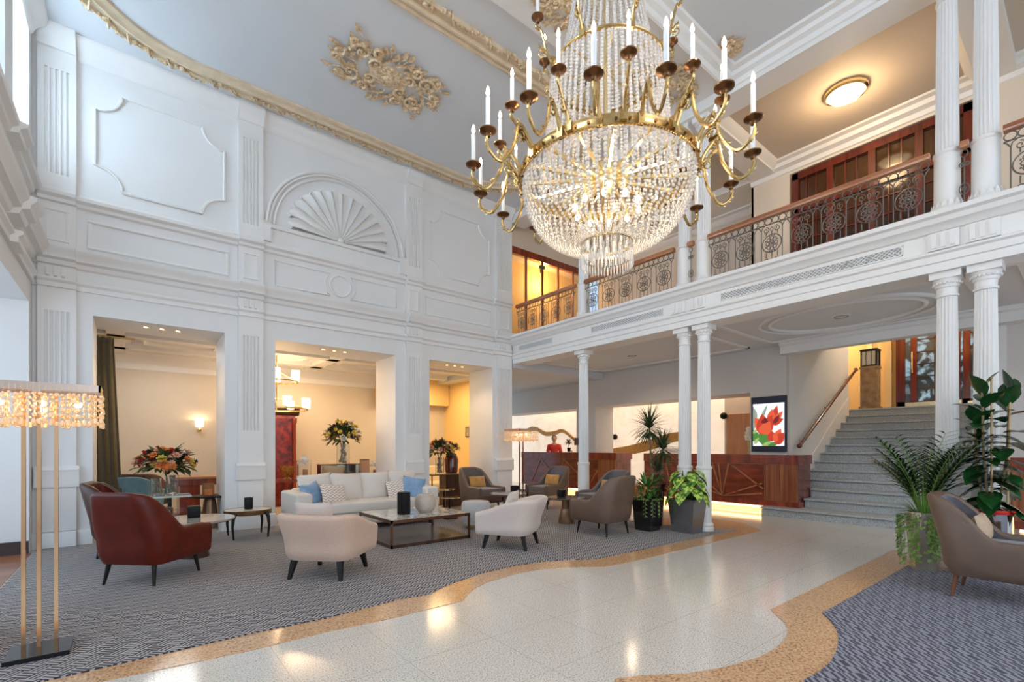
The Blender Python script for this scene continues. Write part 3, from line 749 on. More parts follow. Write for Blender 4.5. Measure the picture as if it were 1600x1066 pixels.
# ------------------------------------------------------------------ wrought iron railing
ZR0, ZR1 = 3.905, 4.60
def spiral(m, cy, cz, r0, a0, sgn, turns=1.4, r=.006, n=14):
    P = []
    for i in range(n+1):
        t = i/n; q = r0*(1-.8*t); a = a0+sgn*turns*2*PI*t; P.append((0,cy+q*math.cos(a),cz+q*math.sin(a)))
    m.tube(P, r, 4)
def ring(m, cy, cz, ry, rz, r=.006, n=14): m.tube([(0,cy+ry*math.cos(2*PI*i/n),cz+rz*math.sin(2*PI*i/n)) for i in range(n)], r, 4, True)
def panel_mb(w):
    m = MB(); h = ZR1-ZR0-.03; t = .0065
    m.tube([(0,0,.012),(0,w,.012)], .008, 4); zt = h-.10
    m.tube([(0,0,zt),(0,w,zt)], .007, 4)
    nr = 4; rr = w/nr/2
    for i in range(nr): ring(m, rr*(2*i+1), zt+.047, rr*.95, .043, .006)
    a, b, c = w*.13, w*.87, w*.5
    for y_ in (a,b):
        m.tube([(0,y_,.012),(0,y_,zt-.07)], t, 4)
        sg = 1 if y_==a else -1
        m.tube([(0,y_,zt-.07),(0,y_+sg*.012,zt-.025),(0,y_+sg*.045,zt-.006)], t, 4)
    m.tube([(0,a,zt-.07),(0,a*.45,zt-.02),(0,0,zt-.005)], t, 4); m.tube([(0,b,zt-.07),(0,w-a*.45,zt-.02),(0,w,zt-.005)], t, 4)
    cz = zt*.52; ry = (b-a)*.46
    for sg in (-1,1):
        spiral(m, c+sg*(b-a)*.27, zt-.075, .045, PI/2, sg)
        spiral(m, c+sg*(b-a)*.27, .06, .038, PI/2+PI, -sg)
        m.tube([(0,c+sg*(b-a)*.27,zt-.11),(0,c+sg*(b-a)*.27,cz+.12)], t, 4); m.tube([(0,c+sg*(b-a)*.27,.10),(0,c+sg*(b-a)*.27,cz-.12)], t, 4)
        P = [(0, c+sg*ry*math.sin(PI*i/10), cz+.125*math.cos(PI*i/10)) for i in range(11)]
        m.tube(P, .0075, 4)
    ring(m, c, zt-.075, .018, .032, .006, 8); ring(m, c, .05, .02, .03, .006, 8)
    m.tube([(0,c,zt-.11),(0,c,cz+.1)], t, 4); m.tube([(0,c,.09),(0,c,cz-.1)], t, 4)
    for i in range(8):
        q = 2*PI*i/8; ring(m, c+.058*math.cos(q), cz+.075*math.sin(q), .022, .026, .0065, 7)
        m.ball((0,c+.085*math.cos(q+.39),cz+.11*math.sin(q+.39)), .011, 5, 4)
    ring(m, c, cz, .03, .035, .007, 8); m.ball((0,c,cz), .018, 6, 4)
    return m
def railing(y0, y1, n, label):
    root = empty('gallery_railing', (7.02,y0,ZR0), label, 'railing')
    w = (y1-y0)/n
    if n == 0: return
    p = panel_mb(w).build('iron_panel', IRON, root, (0,0,0))
    for i in range(1,n): c = p.copy(); COL.objects.link(c); c.parent = root; c.location = (0,w*i,0)
    m = MB(); m.extr([(-.035,ZR1-ZR0-.03),(.035,ZR1-ZR0-.03),(.045,ZR1-ZR0),(.03,ZR1-ZR0+.04),(-.03,ZR1-ZR0+.04),(-.045,ZR1-ZR0)], 0, y1-y0, lambda t,d,z:(-d,t,z))
    m.build('handrail', RAILW, root)
railing(6.70, 8.58, 5, 'iron scrollwork railing with wooden handrail between the panelled wall and the single column')
railing(4.46, 6.44, 5, 'iron scrollwork railing with wooden handrail behind the chandelier basket')
railing(1.23, 3.86, 7, 'longest iron scrollwork railing, in front of the mahogany gallery doors')
railing(-1.36, .65, 5, 'iron scrollwork railing beyond the column pair farthest from the chandelier')
for a,b,l in ((4.12,4.195,'narrow iron railing slip between the two columns of the middle gallery pair'),(.92,.97,'narrow iron railing slip between the two gallery columns above the stairs')):
    root = empty('gallery_railing', (7.02,a,ZR0), l, 'railing')
    m = MB(); w = b-a; h = .66
    ring(m, w/2, .60, .028, .04); m.tube([(0,w/2,0),(0,w/2,.56)], .006, 4); ring(m, w/2, .22, .04, .06); spiral(m, w/2-.02, .48, .03, 0, 1); spiral(m, w/2+.02, .48, .03, PI, -1); ring(m, w/2, .22, .015, .02)
    m.build('iron_panel', IRON, root)
    m = MB(); m.extr([(-.035,h),(.035,h),(.045,h+.03),(.03,h+.07),(-.03,h+.07),(-.045,h+.03)], -.01, w+.01, lambda t,d,z:(-d,t,z)); m.build('handrail', RAILW, root)

# ------------------------------------------------------------------ staircase
NST = 13; RS = 2.26/NST; TR = .335; SX0 = 9.80
STONE = mat('terrazzo_step', (.60,.63,.63), .35, noise=.55, nscale=60)
root = empty('staircase', (SX0,2.45,0), 'wide pale terrazzo staircase rising to the entrance doors', 'staircase')
for i in range(NST):
    m = MB(); x0 = SX0+TR*i-(.16 if i==0 else 0); z0 = RS*i; z1 = z0+RS
    ya, yb = (.93,4.20) if i==0 else (1.0,4.0) if i==1 else (1.0,3.92)
    x1 = SX0+TR*(i+1)+.10 if i < NST-1 else SX0+TR*i+2.4
    if i < 3: yb = 3.61
    m.box(x0, x1, ya, yb, 0 if i==0 else z0-.02, z1-.05); m.box(x0+.03, x1, ya, yb, z1-.05, z1-.035)  # recess below the nosing is shaped in to give a dark shade line
    m.box(x0-.055, x1, ya, yb, z1-.035, z1)
    if i == 0: m.box(x0,9.84,3.61,4.2,0,z1-.05); m.box(x0-.055,9.84,3.61,4.2,z1-.035,z1); m.box(x0+.03,9.84,3.61,4.17,z1-.05,z1-.035)
    m.build('step', STONE, root, (-SX0,-2.45,0))
XT = SX0+TR*(NST-1)
m = MB(); m.box(XT+.02,16,3.92,6.5,2.1,2.26); struct(m.build('floor_landing', PARQ))
m = MB()
m.box(XR+.15,XT-.1,3.925,4.02,0,5.2); struct(m.build('wall_stair', WALLW))
m = MB(); m.box(XR,XT+2,.9,.995,0,5.2); struct(m.build('wall_stair', WALLW))
m = MB(); m.box(XR,XT+3,.9,4.1,5.2,5.3); m.box(XT-.1,16,3.9,6.5,5.2,5.3); struct(m.build('ceiling_stair', YELLOW))
m = MB()
zz = lambda x: (x-SX0)/TR*RS
m.add([(10.0,3.92,.35),(XT-.15,3.92,2.26+.30),(XT-.15,3.92,2.0),(10.0,3.92,.0),(10.0,3.895,.35),(XT-.15,3.895,2.56),(XT-.15,3.895,2.0),(10.0,3.895,.0)],
      [(0,1,2,3),(4,7,6,5),(0,4,5,1),(3,2,6,7),(0,3,7,4),(1,5,6,2)])
struct(m.build('trim_30', WHITE))
root = empty('stair_handrail', (10.2,3.78,1.0), 'dark wooden handrail on the wall beside the staircase', 'handrail')
pa = at(1249,697,'y',3.80); pb = at(1337,578,'y',3.80)
m = MB(); m.tube([pa,pb], .035, 10); m.ball(tuple(pa), .05, 10, 8); m.ball(tuple(pb), .05, 10, 8); m.build('rail', DOORW, root, (-10.2,-3.78,-1.0))
for t in (.1,.5,.9):
    p = pa+(pb-pa)*t; m = MB(); m.tube([p,(p.x,p.y,p.z-.06),(p.x,3.93,p.z-.08)], .012, 6); m.build('bracket', BRASS, root, (-10.2,-3.78,-1.0))
# vestibule
m = MB(); m.box(15.0,15.1,3.05,6.4,2.1,5.3); struct(m.build('wall_vestibule', YELLOW))
m = MB(); m.box(XT-.1,15,6.3,6.4,2.1,5.3); struct(m.build('wall_vestibule', YELLOW))
m = MB()
for y_ in (3.35,3.75,4.45): m.box(14.93,15.0,y_,y_+.12,2.26,5.2)
struct(m.build('trim_31', mat('ochre_moulding', (.90,.72,.40), .5)))
light('POINT','stair_lamp',(13.7,2.45,4.9),60,(1,.93,.85),.08)  # unseen light added so the nosings throw shade on the risers
light('POINT','vestibule_lamp',(14.2,4.7,4.4),55,(1,.66,.32),.05)
# entrance doors
DX = 14.55; m = MB()
for y_ in (3.0,2.78,2.02,1.86,1.10): m.box(DX,DX+.12,y_,y_+.12 if y_ != 3.0 else y_+.18,2.26,4.9)
m.box(DX,DX+.12,1.0,3.15,2.26,2.42); m.box(DX,DX+.12,1.0,3.15,4.75,4.95)
dr = struct(m.build('door_3', DOORW))
m = MB()
for a,b in ((2.14,2.78),(1.22,1.86)):
    for q in (1,): yy = a+(b-a)*q/2; m.box(DX+.02,DX+.10,yy-.018,yy+.018,2.4,4.8)
    for q in range(1,8): z_ = 2.42+2.34*q/8; m.box(DX+.02,DX+.10,a,b,z_-.014,z_+.014)
m.build('glazing_bars', DARKW, dr)
m = MB(); m.box(DX-.012,DX,2.0,3.0,2.27,2.40); m.box(DX-.012,DX,1.1,1.9,2.27,2.36); m.build('brass_kickplate', BRASSL, dr)
m = MB(); m.tube([(DX-.05,2.86,3.1),(DX-.07,2.86,3.2),(DX-.07,2.86,3.5),(DX-.05,2.86,3.6)],.015,6); m.build('door_handle', BRASSL, dr)
def panes_mat():
    m = mat('entrance_pane', (.10,.14,.17), .06, spec=.9); nt = m.node_tree; N = nt.nodes; L = nt.links; b = N['Principled BSDF']
    tc = N.new('ShaderNodeTexCoord'); nz = N.new('ShaderNodeTexNoise'); nz.inputs['Scale'].default_value = 3.2; nz.inputs['Detail'].default_value = 4; nz.inputs['Distortion'].default_value = 1.2
    L.new(tc.outputs['Object'], nz.inputs['Vector']); cr = N.new('ShaderNodeValToRGB'); e = cr.color_ramp.elements
    e[0].position = .47; e[0].color = (.004,.006,.008,1); e[1].position = .60; e[1].color = (.22,.32,.38,1)
    L.new(nz.outputs['Fac'], cr.inputs[0]); b.inputs['Base Color'].default_value = (.05,.07,.08,1)
    for l_ in list(b.inputs['Base Color'].links): L.remove(l_)
    L.new(cr.outputs[0], b.inputs['Emission Color']); b.inputs['Emission Strength'].default_value = 1.1; return m
m = MB(); m.box(DX+.05,DX+.056,1.1,3.0,2.4,4.8); m.build('pane', panes_mat(), dr)
# stone pedestal with lantern at the stair head
p = at(1360,641,'z',2.26)
px_, py_ = 14.1, at(1360,641,'x',14.1).y
root = empty('pedestal', (px_,py_,2.26), 'tall brown marble pedestal at the head of the stairs', 'pedestal')
m = MB(); m.box(-.19,.19,-.19,.19,0,.06); m.box(-.165,.165,-.165,.165,.06,.98); m.box(-.18,.18,-.18,.18,.98,1.03); m.build('block', mat('brown_marble', (.38,.24,.13), .25, noise=.5, nscale=6), root)
root = empty('lantern', (px_,py_,3.29), 'square dark metal lantern standing on the marble pedestal', 'lantern')
m = MB(); m.m = Matrix.Diagonal((.88,.88,.88,1))
for sx in (-1,1):
    for sy in (-1,1): m.box(sx*.17-.015,sx*.17+.015,sy*.17-.015,sy*.17+.015,0,.46)
m.box(-.185,.185,-.185,.185,0,.03); m.box(-.20,.20,-.20,.20,.44,.48)
for q in (-.06,.06):
    for s_ in (-.17,.17): m.box(s_-.006,s_+.006,q-.006,q+.006,.03,.44); m.box(q-.006,q+.006,s_-.006,s_+.006,.03,.44)
m.build('frame', LEGB, root)
m = MB(); m.m = Matrix.Diagonal((.88,.88,.88,1)); m.box(-.15,.15,-.15,.15,.05,.42); m.build('glass_panels', mat('frosted_pane', (.55,.60,.60), .2, spec=.6), root)

# ------------------------------------------------------------------ reception counters
FAN = wood('counter_veneer', (.11,.018,.008), (.30,.055,.02), .2, (1,.25,1), .5)
STRIP = wood('inlay_strip', (.36,.11,.035), (.50,.18,.07), .3)
ZEB = wood('striped_zebrano', (.15,.025,.010), (.42,.15,.05), .28, (1,1,.02), .4, 26)
LED = mat('led_strip_glow', (1,.8,.5), .5, emit=(1,.62,.28), es=4)
def counter(y0, y1, label, apexes, endside):
    xf = 9.87; root = empty('reception_counter', (xf,(y0+y1)/2,0), label, 'reception counter'); o = (-xf,-(y0+y1)/2,0)
    m = MB(); m.box(xf+.02,xf+.62,y0+.02,y1-.02,.16,1.0); m.build('body', FAN, root, o)
    m = MB(); m.box(xf+.14,xf+.55,y0+.1,y1-.1,0,.16); m.build('plinth', mat('counter_plinth', (.6,.5,.4), .5), root, o)
    m = MB(); m.box(xf+.12,xf+.138,y0+.1,y1-.1,.10,.14); m.build('led_strip', LED, root, o)
    m = MB(); m.box(xf-.02,xf+.66,y0,y1,1.0,1.18); m.build('worktop', MAHOG, root, o)
    m = MB(); m.box(xf-.005,xf+.3,y0,y1,.16,.27); m.build('skirting', MAHOG, root, o)
    w = .62
    for (a,b) in ([(y0+.02,y0+w)] if endside<0 else [(y1-w,y1-.02)]) :
        m = MB(); m.box(xf-.0,xf+.03,a,b,.27,1.0); m.build('striped_panel', ZEB, root, o)
    a,b = (y0+w,y1) if endside<0 else (y0,y1-w)
    m = MB()
    for ay,tops in apexes:
        for ty in tops:
            ty_, tz = ty if isinstance(ty, tuple) else (ty, .985)
            az = .29; ay_ = ay
            if isinstance(ay, tuple): ay_, az = ay
            d = Vector((0,ty_-ay_,tz-az)); n_ = Vector((0,-d.z,d.y)).normalized()*.018
            ps = [Vector((xf+.001,ay_,az)), Vector((xf+.001,ty_,tz))]
            q = [ps[0]-n_*.3, ps[0]+n_*.3, ps[1]+n_, ps[1]-n_]
            m.add([tuple(v) for v in q]+[(v.x+.022,v.y,v.z) for v in q], [(0,1,2,3),(0,1,5,4),(1,2,6,5),(2,3,7,6),(3,0,4,7)])
    m.box(xf+.0,xf+.02,a-.01,a+.01,.27,1.0); m.box(xf+.0,xf+.02,b-.02,b,.27,1.0); m.box(xf,xf+.02,a,b,.985,1.0)
    m.build('fan_inlay', STRIP, root, o)
    light('AREA','counter_led',(xf+.05,(y0+y1)/2,.09),2.5*(y1-y0),(1,.62,.28),.08,(0,0,0),y1-y0-.3)
    return root
counter(3.62, 7.1, 'mahogany reception counter with fan inlay between the column pair and the staircase', [(5.12,[5.34,5.2,4.98,(4.3,.60),(5.75,.8),(4.3,.40),(5.85,.55)]),((4.95,.985),[(4.28,.50)]),((5.3,.985),[(5.9,.45)]),(6.35,[6.5,6.15,5.85,6.9,(7.0,.6)])], -1)
counter(7.95, 11.8, 'mahogany reception counter with diagonal inlays behind the grey armchairs', [(8.9,[9.9,(8.6,.7)]),(10.1,[9.9,10.9]),(11.3,[10.9])], -1)
counter(-2.6, .86, 'mahogany reception counter behind the rubber plant', [(-.3,[.1,-.3,-.8]),(-1.6,[-1,-1.6])], 1)
light('AREA','reception_cove',(11.2,6.6,3.2),18,(1,.74,.48),.5,(0,0,0),4)  # bare area lights facing down behind the reception counters
light('AREA','reception_cove',(11.2,11,3.1),14,(1,.74,.48),.5,(0,0,0),3)
light('AREA','reception_cove',(10.9,-1.2,3.1),20,(1,.74,.48),.5,(0,0,0),2.5)

# TV with tulip picture on the pier
def screen():
    y1,z1 = at(1175,620,'x',XR-.02).y, 0; y0 = at(1229.5,620,'x',XR-.02).y
    zt = at(1200,620,'x',XR).z; zb = at(1200,706,'x',XR).z
    cy=(y0+y1)/2; w=y1-y0; h=zt-zb
    root = empty('television', (XR-.02,cy,zb), 'portrait wall screen showing red tulips, hung on the pier by the stairs', 'television')
    m = MB(); m.box(-.03,.02,-w/2,w/2,0,h); m.build('bezel', mat('navy_bezel', (.008,.010,.03), .2), root)
    def em(n,c,s=1.0): return mat('screen_'+n, (0,0,0), .3, emit=c, es=s)
    cols = [em('white',(.80,.88,.90)), em('red',(.48,.035,.012)), em('light_red',(.66,.09,.03)), em('dark_red',(.16,.004,.004)), em('green',(.06,.20,.03)), em('light_green',(.30,.42,.14)), em('grey_green',(.25,.30,.25))]
    z0,zz1 = h*.105,h*.875
    m = MB(); m.cm=0; m.box(-.032,-.030,-w*.45,w*.45,z0,zz1)
    lay = [0]
    def poly(pts, c):
        lay[0] += 1; x = -.0325-.00012*lay[0]; m.cm = c
        # picture coords: a 0..1 left to right as seen, b 0..1 bottom to top
        P = [(x, w*.45-2*w*.45*a, z0+(zz1-z0)*b) for a,b in pts]
        m.add(P, [tuple(range(len(P)))])
    def petal(ax,ay,bx,by,wd,c):
        n = 8; dx,dy = bx-ax,by-ay; L_ = math.hypot(dx,dy); nx,ny = -dy/L_,dx/L_; A=[];B=[]
        for i in range(n+1):
            t=i/n; q = wd*math.sin(PI*(t**.75))*.5; px,py = ax+dx*t, ay+dy*t
            A.append((min(max(px+nx*q,0),1),min(max(py+ny*q*.75,0),1))); B.append((min(max(px-nx*q,0),1),min(max(py-ny*q*.75,0),1)))
        poly(A+B[::-1][:-1], c)
    for a in ((.0,.35,.02,.95,.2),(.25,.6,.48,.98,.10),(.1,.6,-.05,.98,.2)): petal(*a,6)
    for a in ((.1,.1,.0,.4,.3),(.3,.02,.5,.35,.25),(.2,.1,.35,.32,.3),(.6,.05,.15,.15,.25),(.5,.0,.85,.08,.15)): petal(*a,4)
    for a in ((.05,.05,.2,.2,.12),(.3,.0,.62,.1,.12),(.0,.3,.15,.4,.1)): petal(*a,5)
    # upper right tulip
    for a,c in (((.62,.5,.78,.94,.26),1),((.62,.5,.96,.80,.22),2),((.6,.52,.98,.62,.22),1),((.58,.55,.62,.86,.26),2),((.66,.52,.86,.72,.14),3)): petal(*a,c)
    # lower right tulip
    for a,c in (((.62,.10,.60,.36,.3),1),((.7,.08,.90,.40,.28),2),((.7,.06,1.05,.30,.3),1),((.72,.08,.76,.30,.16),2)): petal(*a,c)
    # main tulip
    for a,c in (((.4,.30,.05,.68,.36),2),((.38,.30,.62,.72,.40),1),((.36,.28,.30,.76,.44),1),((.35,.36,.42,.68,.30),3),((.36,.27,.16,.60,.30),1),((.36,.27,.56,.58,.34),2),((.35,.27,.36,.54,.34),2)): petal(*a,c)
    m.build('picture', cols, root)
screen()

# small reception items
p = at(903,690,'x',XR-.0); root = empty('notice_plaque', (XR,p.y,p.z), 'small brown notice plaque on the reception pier beside the slender column', 'plaque')
m = MB(); m.box(-.02,0,-.13,.13,-.11,.11); m.build('board', STRIP, root)
m = MB(); m.box(-.024,-.02,-.11,.11,-.09,.09); m.build('face', mat('plaque_face', (.16,.07,.04), .3), root)
p = at(986,634,'x',11.4)
def camera_dome(u,v,xx,label):
    p = at(u,v,'x',xx); root = empty('wall_camera', tuple(p), label, 'security camera')
    m = MB(); m.cyl((.0,0,0),(.05,0,0),.07,.07,16); m.build('mount', mat('camera_white', (.7,.68,.62), .4), root)
    m = MB(); m.ball((-.01,0,0), .085, 12, 8); m.build('dome', BLACK, root)
camera_dome(1131,650,11.35,'round black camera dome on the office wall above the oak door')
camera_dome(961,683,11.45,'small black camera on the glowing wall beside the reception pier')
light('SPOT','lobby_lamp',(8.6,6.5,3.33),48,(1,.76,.50),.05,spot=2.7)  # downward spots at the speaker discs, with no lamp body modelled
light('SPOT','lobby_lamp',(8.55,2.54,3.33),22,(1,.82,.62),.05,spot=2.7)

# ------------------------------------------------------------------ lounge behind the openings
YL = 12.5
m = MB(); m.box(-1.3,7.6,YL,YL+.15,0,3.4); struct(m.build('wall_lounge', LOUNGE))
m = MB(); m.box(-1.4,-1.3,9.6,12.6,0,3.4); struct(m.build('wall_lounge_side', LOUNGE))
m = MB(); m.box(-1.4,6.95,9.64,12.6,3.32,3.4); struct(m.build('ceiling_lounge', CEILW))
m = MB()
m.extr([(0,2.92),(.03,2.94),(.05,3.05),(.14,3.12),(.18,3.22),(.24,3.25),(.24,3.32),(0,3.32)], -1.3, 7.4, lambda t,d,z:(t,YL-d,z))
for x_ in (-.2,1.7,3.4,5.3):
    m.box(x_-.12,x_+.12,9.65,YL,3.2,3.32); m.box(x_-.20,x_+.20,9.65,YL,3.28,3.32)
for y_ in (10.4,11.6): m.box(-1.3,6.9,y_-.12,y_+.12,3.2,3.32)
for (a,b) in ((.0,1.5),(1.9,3.2),(3.6,5.1)):
    c = (a+b)/2; w = (b-a)/2-.18
    m.tube([(c-w,10.7,3.31),(c-w,11.3,3.31),(c-w*.5,11.45,3.31),(c+w*.5,11.45,3.31),(c+w,11.3,3.31),(c+w,10.7,3.31),(c+w*.5,10.55,3.31),(c-w*.5,10.55,3.31)], .05, 4, True)
struct(m.build('trim_50', WHITE))
light('AREA','lounge_cove',(.5,11.1,3.15),20,(.97,.95,.92),1.0,(0,0,0),1.0)  # bare downward area lights below the lounge ceiling, no cove modelled
light('AREA','lounge_cove',(3.1,11.1,3.15),42,(1,.66,.36),1.0,(0,0,0),1.0)
light('AREA','lounge_cove',(6.2,11.1,3.15),45,(1,.72,.38),1.0,(0,0,0),1.0)
m = MB(); m.box(5.2,7.38,12.2,12.48,2.55,3.32); struct(m.build('wall_alcove', YELLOW))
m = MB(); m.box(7.4,7.6,9.65,12.5,0,3.4); struct(m.build('wall_alcove', YELLOW))
p = at(731.5,675,'x',7.39); root = empty('framed_picture', tuple(p), 'small dark framed picture on the ochre lounge wall', 'picture')
m = MB(); m.box(-.02,.01,-.12,.12,-.14,.14); m.build('frame', LEGB, root); m = MB(); m.box(-.024,-.02,-.10,.10,-.12,.12); m.build('print', mat('sepia_print', (.5,.4,.28), .6, noise=.6, nscale=14), root)
# curtain
root = empty('curtain', (-.55,9.75,0), 'floor length olive velvet curtain inside the first wall opening', 'curtain')
m = MB(); n = 60; vs = []
for j,z_ in enumerate((.03,1.5,2.95,3.05)):
    for i in range(n+1):
        t = i/n; am = .035 if j<2 else .025; wd = [.46,.40,.34,.34][j]
        vs.append((wd*t, am*math.sin(t*PI*9)+.05, z_))
m.add(vs, [(j*(n+1)+i,j*(n+1)+i+1,(j+1)*(n+1)+i+1,(j+1)*(n+1)+i) for j in range(3) for i in range(n)], True)
o = m.build('drape', mat('olive_velvet', (.12,.085,.025), .75, noise=.2, sheen=.4), root)
sol = o.modifiers.new('thick','SOLIDIFY'); sol.thickness = .012
m = MB(); m.cyl((-.1,.05,3.07),(.6,.05,3.07),.015); m.build('rod', BRASS, root)
# wall sconce
p = at(311,672,'y',YL); root = empty('wall_sconce', tuple(p), 'lit glass and brass wall sconce on the lounge wall', 'wall light')
m = MB(); m.lathe([(.0,-.05),(.03,-.04),(.045,0),(.03,.03),(.02,.05)], 14, (0,-.10,0)); m.box(-.03,.03,-.10,0,-.015,.015); m.build('bracket', BRASSL, root)
m = MB(); m.lathe([(.055,.06),(.07,.06),(.085,.22),(.07,.22)], 16, (0,-.10,0)); m.build('shade', mat('sconce_glass',(1,.9,.8),.3,emit=(1,.80,.55),es=1.6), root)
light('POINT','sconce_glow',(p.x,p.y-.13,p.z+.2),9,(1,.72,.42),.05)
# ------------------------------------------------------------------ chandelier
CD = 4.0; CX = CD*(FX+(948-800)/FPX*RX); CY = CD*(FY+(948-800)/FPX*RY)
CRY = mat('crystal_bead', (.92,.90,.88), .05, trans=.5, ior=1.4, spec=1.0, noise=.05)
CRYS = mat('crystal_drop', (.95,.96,.98), .03, trans=.7, ior=1.5, spec=1.0)
CAND = mat('candle_sleeve', (.80,.84,.86), .35)
R1, Z1 = .724, 3.56        # big hoop
R2, Z2 = .466, 4.46        # crown hoop
R0, Z0 = .215, 3.03        # basket hoop
root = empty('chandelier', (CX,CY,Z1), 'huge brass and crystal chandelier with candle arms and beaded basket hanging in the hall', 'chandelier')
def zz_(z): return z-Z1
def hoop(R, z, h, w=.012, mt=None, name='hoop', studs=0, n=72):
    m = MB(); m.lathe([(R-w,zz_(z)),(R,zz_(z)),(R+.006,zz_(z)+.006),(R+.002,zz_(z)+.014),(R+.002,zz_(z)+h-.014),(R+.006,zz_(z)+h-.006),(R,zz_(z)+h),(R-w,zz_(z)+h),(R-w,zz_(z))], n)
    o = m.build(name, mt or BRASS, root)
    if studs:
        m = MB()
        for i in range(studs):
            if i == 0: m.cyl((R,0,zz_(z)+h/2),(R+.009,0,zz_(z)+h/2),.012,.010,10); sd = m.build('stud', BRASSD, o)
            else: c = sd.copy(); COL.objects.link(c); c.rotation_euler = (0,0,2*PI*i/studs)
        m = MB()
        for i in range(180):
            a = 2*PI*i/180; m.ball(((R+.004)*math.cos(a),(R+.004)*math.sin(a),zz_(z)), .007, 4, 3)
        m.build('beaded_edge', BRASS, o)
    return o
hoop(R1, Z1, .085, name='main_hoop', studs=48)
hoop(R2, Z2, .03, name='crown_hoop'); hoop(R0, Z0, .02, name='basket_hoop', mt=BRASSL); hoop(.20, 5.75, .05, name='top_hoop')
m = MB(); m.lathe([(.0,zz_(3.52)),(.10,zz_(3.52)),(.125,zz_(3.56)),(.125,zz_(3.66)),(.10,zz_(3.70)),(.05,zz_(3.72)),(.03,zz_(3.8)),(.03,zz_(5.9)),(.02,zz_(ZT))], 24); m.build('central_stem', BRASSL, root)
m = MB(); m.lathe([(.0,zz_(ZT-.12)),(.08,zz_(ZT-.10)),(.16,zz_(ZT-.02)),(.17,zz_(ZT))], 24); m.build('canopy', BRASS, root)
m = MB(); m.box(.11,R1-.005,-.011,.011,zz_(3.575),zz_(3.60)); sp = m.build('spoke', BRASSL, root)
for i in range(1,16): c = sp.copy(); COL.objects.link(c); c.rotation_euler = (0,0,2*PI*i/16)
m = MB(); m.box(.03,R2-.005,-.007,.007,zz_(4.465),zz_(4.48)); sp = m.build('crown_spoke', BRASSL, root)
for i in range(1,8): c = sp.copy(); COL.objects.link(c); c.rotation_euler = (0,0,2*PI*i/8)
def strand(path, rb, name, count, pitch=1.0, off=0, mt=None, flat=.75):
    """beads threaded along a path (list of (r,z)); one strand copied round the axis"""
    m = MB(); L_ = [0]
    for i in range(len(path)-1): L_.append(L_[-1]+math.dist(path[i],path[i+1]))
    s = 0
    while s < L_[-1]:
        i = max(j for j in range(len(L_)) if L_[j] <= s+1e-9); i = min(i,len(path)-2)
        t = (s-L_[i])/(L_[i+1]-L_[i]); r = path[i][0]+(path[i+1][0]-path[i][0])*t; z = path[i][1]+(path[i+1][1]-path[i][1])*t
        q = rb(s/L_[-1]) if callable(rb) else rb
        m.ball((r,0,zz_(z)), q, 7, 5, (flat,1,1)); s += q*2*pitch
    p = m.build(name, mt or CRY, root); p.rotation_euler = (0,0,off)
    for i in range(1,count): c = p.copy(); COL.objects.link(c); c.rotation_euler = (0,0,off+2*PI*i/count)
# basket: from the main hoop down to the basket hoop
bk = []
for i in range(25):
    t = i/24; a = t*PI/2
    bk.append((R0+(R1-.02-R0)*math.cos(a)**.85 if i < 24 else R0, Z1-(Z1-Z0-.01)*math.sin(a)**1.05))
strand(bk, lambda t: .0185-.0095*t, 'basket_bead_strand', 64)
tent = [(.56-(.56-R2)*(t**.7), Z1+.03+(Z2-Z1-.03)*t) for t in [i/12 for i in range(13)]]
strand(tent, .0145, 'skirt_bead_strand', 60, 1.02)
up = [(R2-.03-(R2-.03-.19)*(t**.6), Z2+.03+(5.75-Z2)*t) for t in [i/12 for i in range(13)]]
strand(up, .0135, 'crown_bead_strand', 44, 1.05)
strand([(R0,Z0-.005),(R0,Z0-.10)], .007, 'collar_bead_strand', 36, 1.0)
strand([(R2,Z2-.005),(R2+.0,Z2-.06)], .008, 'crown_fringe_strand', 48, 1.0)
m = MB(); m.lathe([(.001,zz_(Z0-.19)),(.007,zz_(Z0-.17)),(.004,zz_(Z0-.11)),(.001,zz_(Z0-.105))], 5, (R0,0,0)); p = m.build('icicle_drop', CRYS, root)
for i in range(1,48): c = p.copy(); COL.objects.link(c); c.rotation_euler = (0,0,2*PI*i/48)
m = MB(); m.lathe([(.001,zz_(Z0-.15)),(.006,zz_(Z0-.13)),(.004,zz_(Z0-.02))], 5, (.13,0,0)); p = m.build('inner_drop', CRYS, root)
for i in range(1,24): c = p.copy(); COL.objects.link(c); c.rotation_euler = (0,0,2*PI*i/24)
# bulbs inside the basket
m = MB(); m.ball((.27,0,zz_(3.34)), .022, 8, 6, (1,1,1.4)); b0 = m.build('basket_bulb', BULB, root)
m = MB(); m.tube([(.10,0,zz_(3.54)),(.2,0,zz_(3.50)),(.27,0,zz_(3.46)),(.27,0,zz_(3.38))], .008, 5); m.cyl((.27,0,zz_(3.37)),(.27,0,zz_(3.44)),.013); b1 = m.build('socket', BRASSL, b0)
for i in range(1,10):
    c = b0.copy(); COL.objects.link(c); c.rotation_euler = (0,0,2*PI*i/10); d = b1.copy(); COL.objects.link(d); d.parent = c
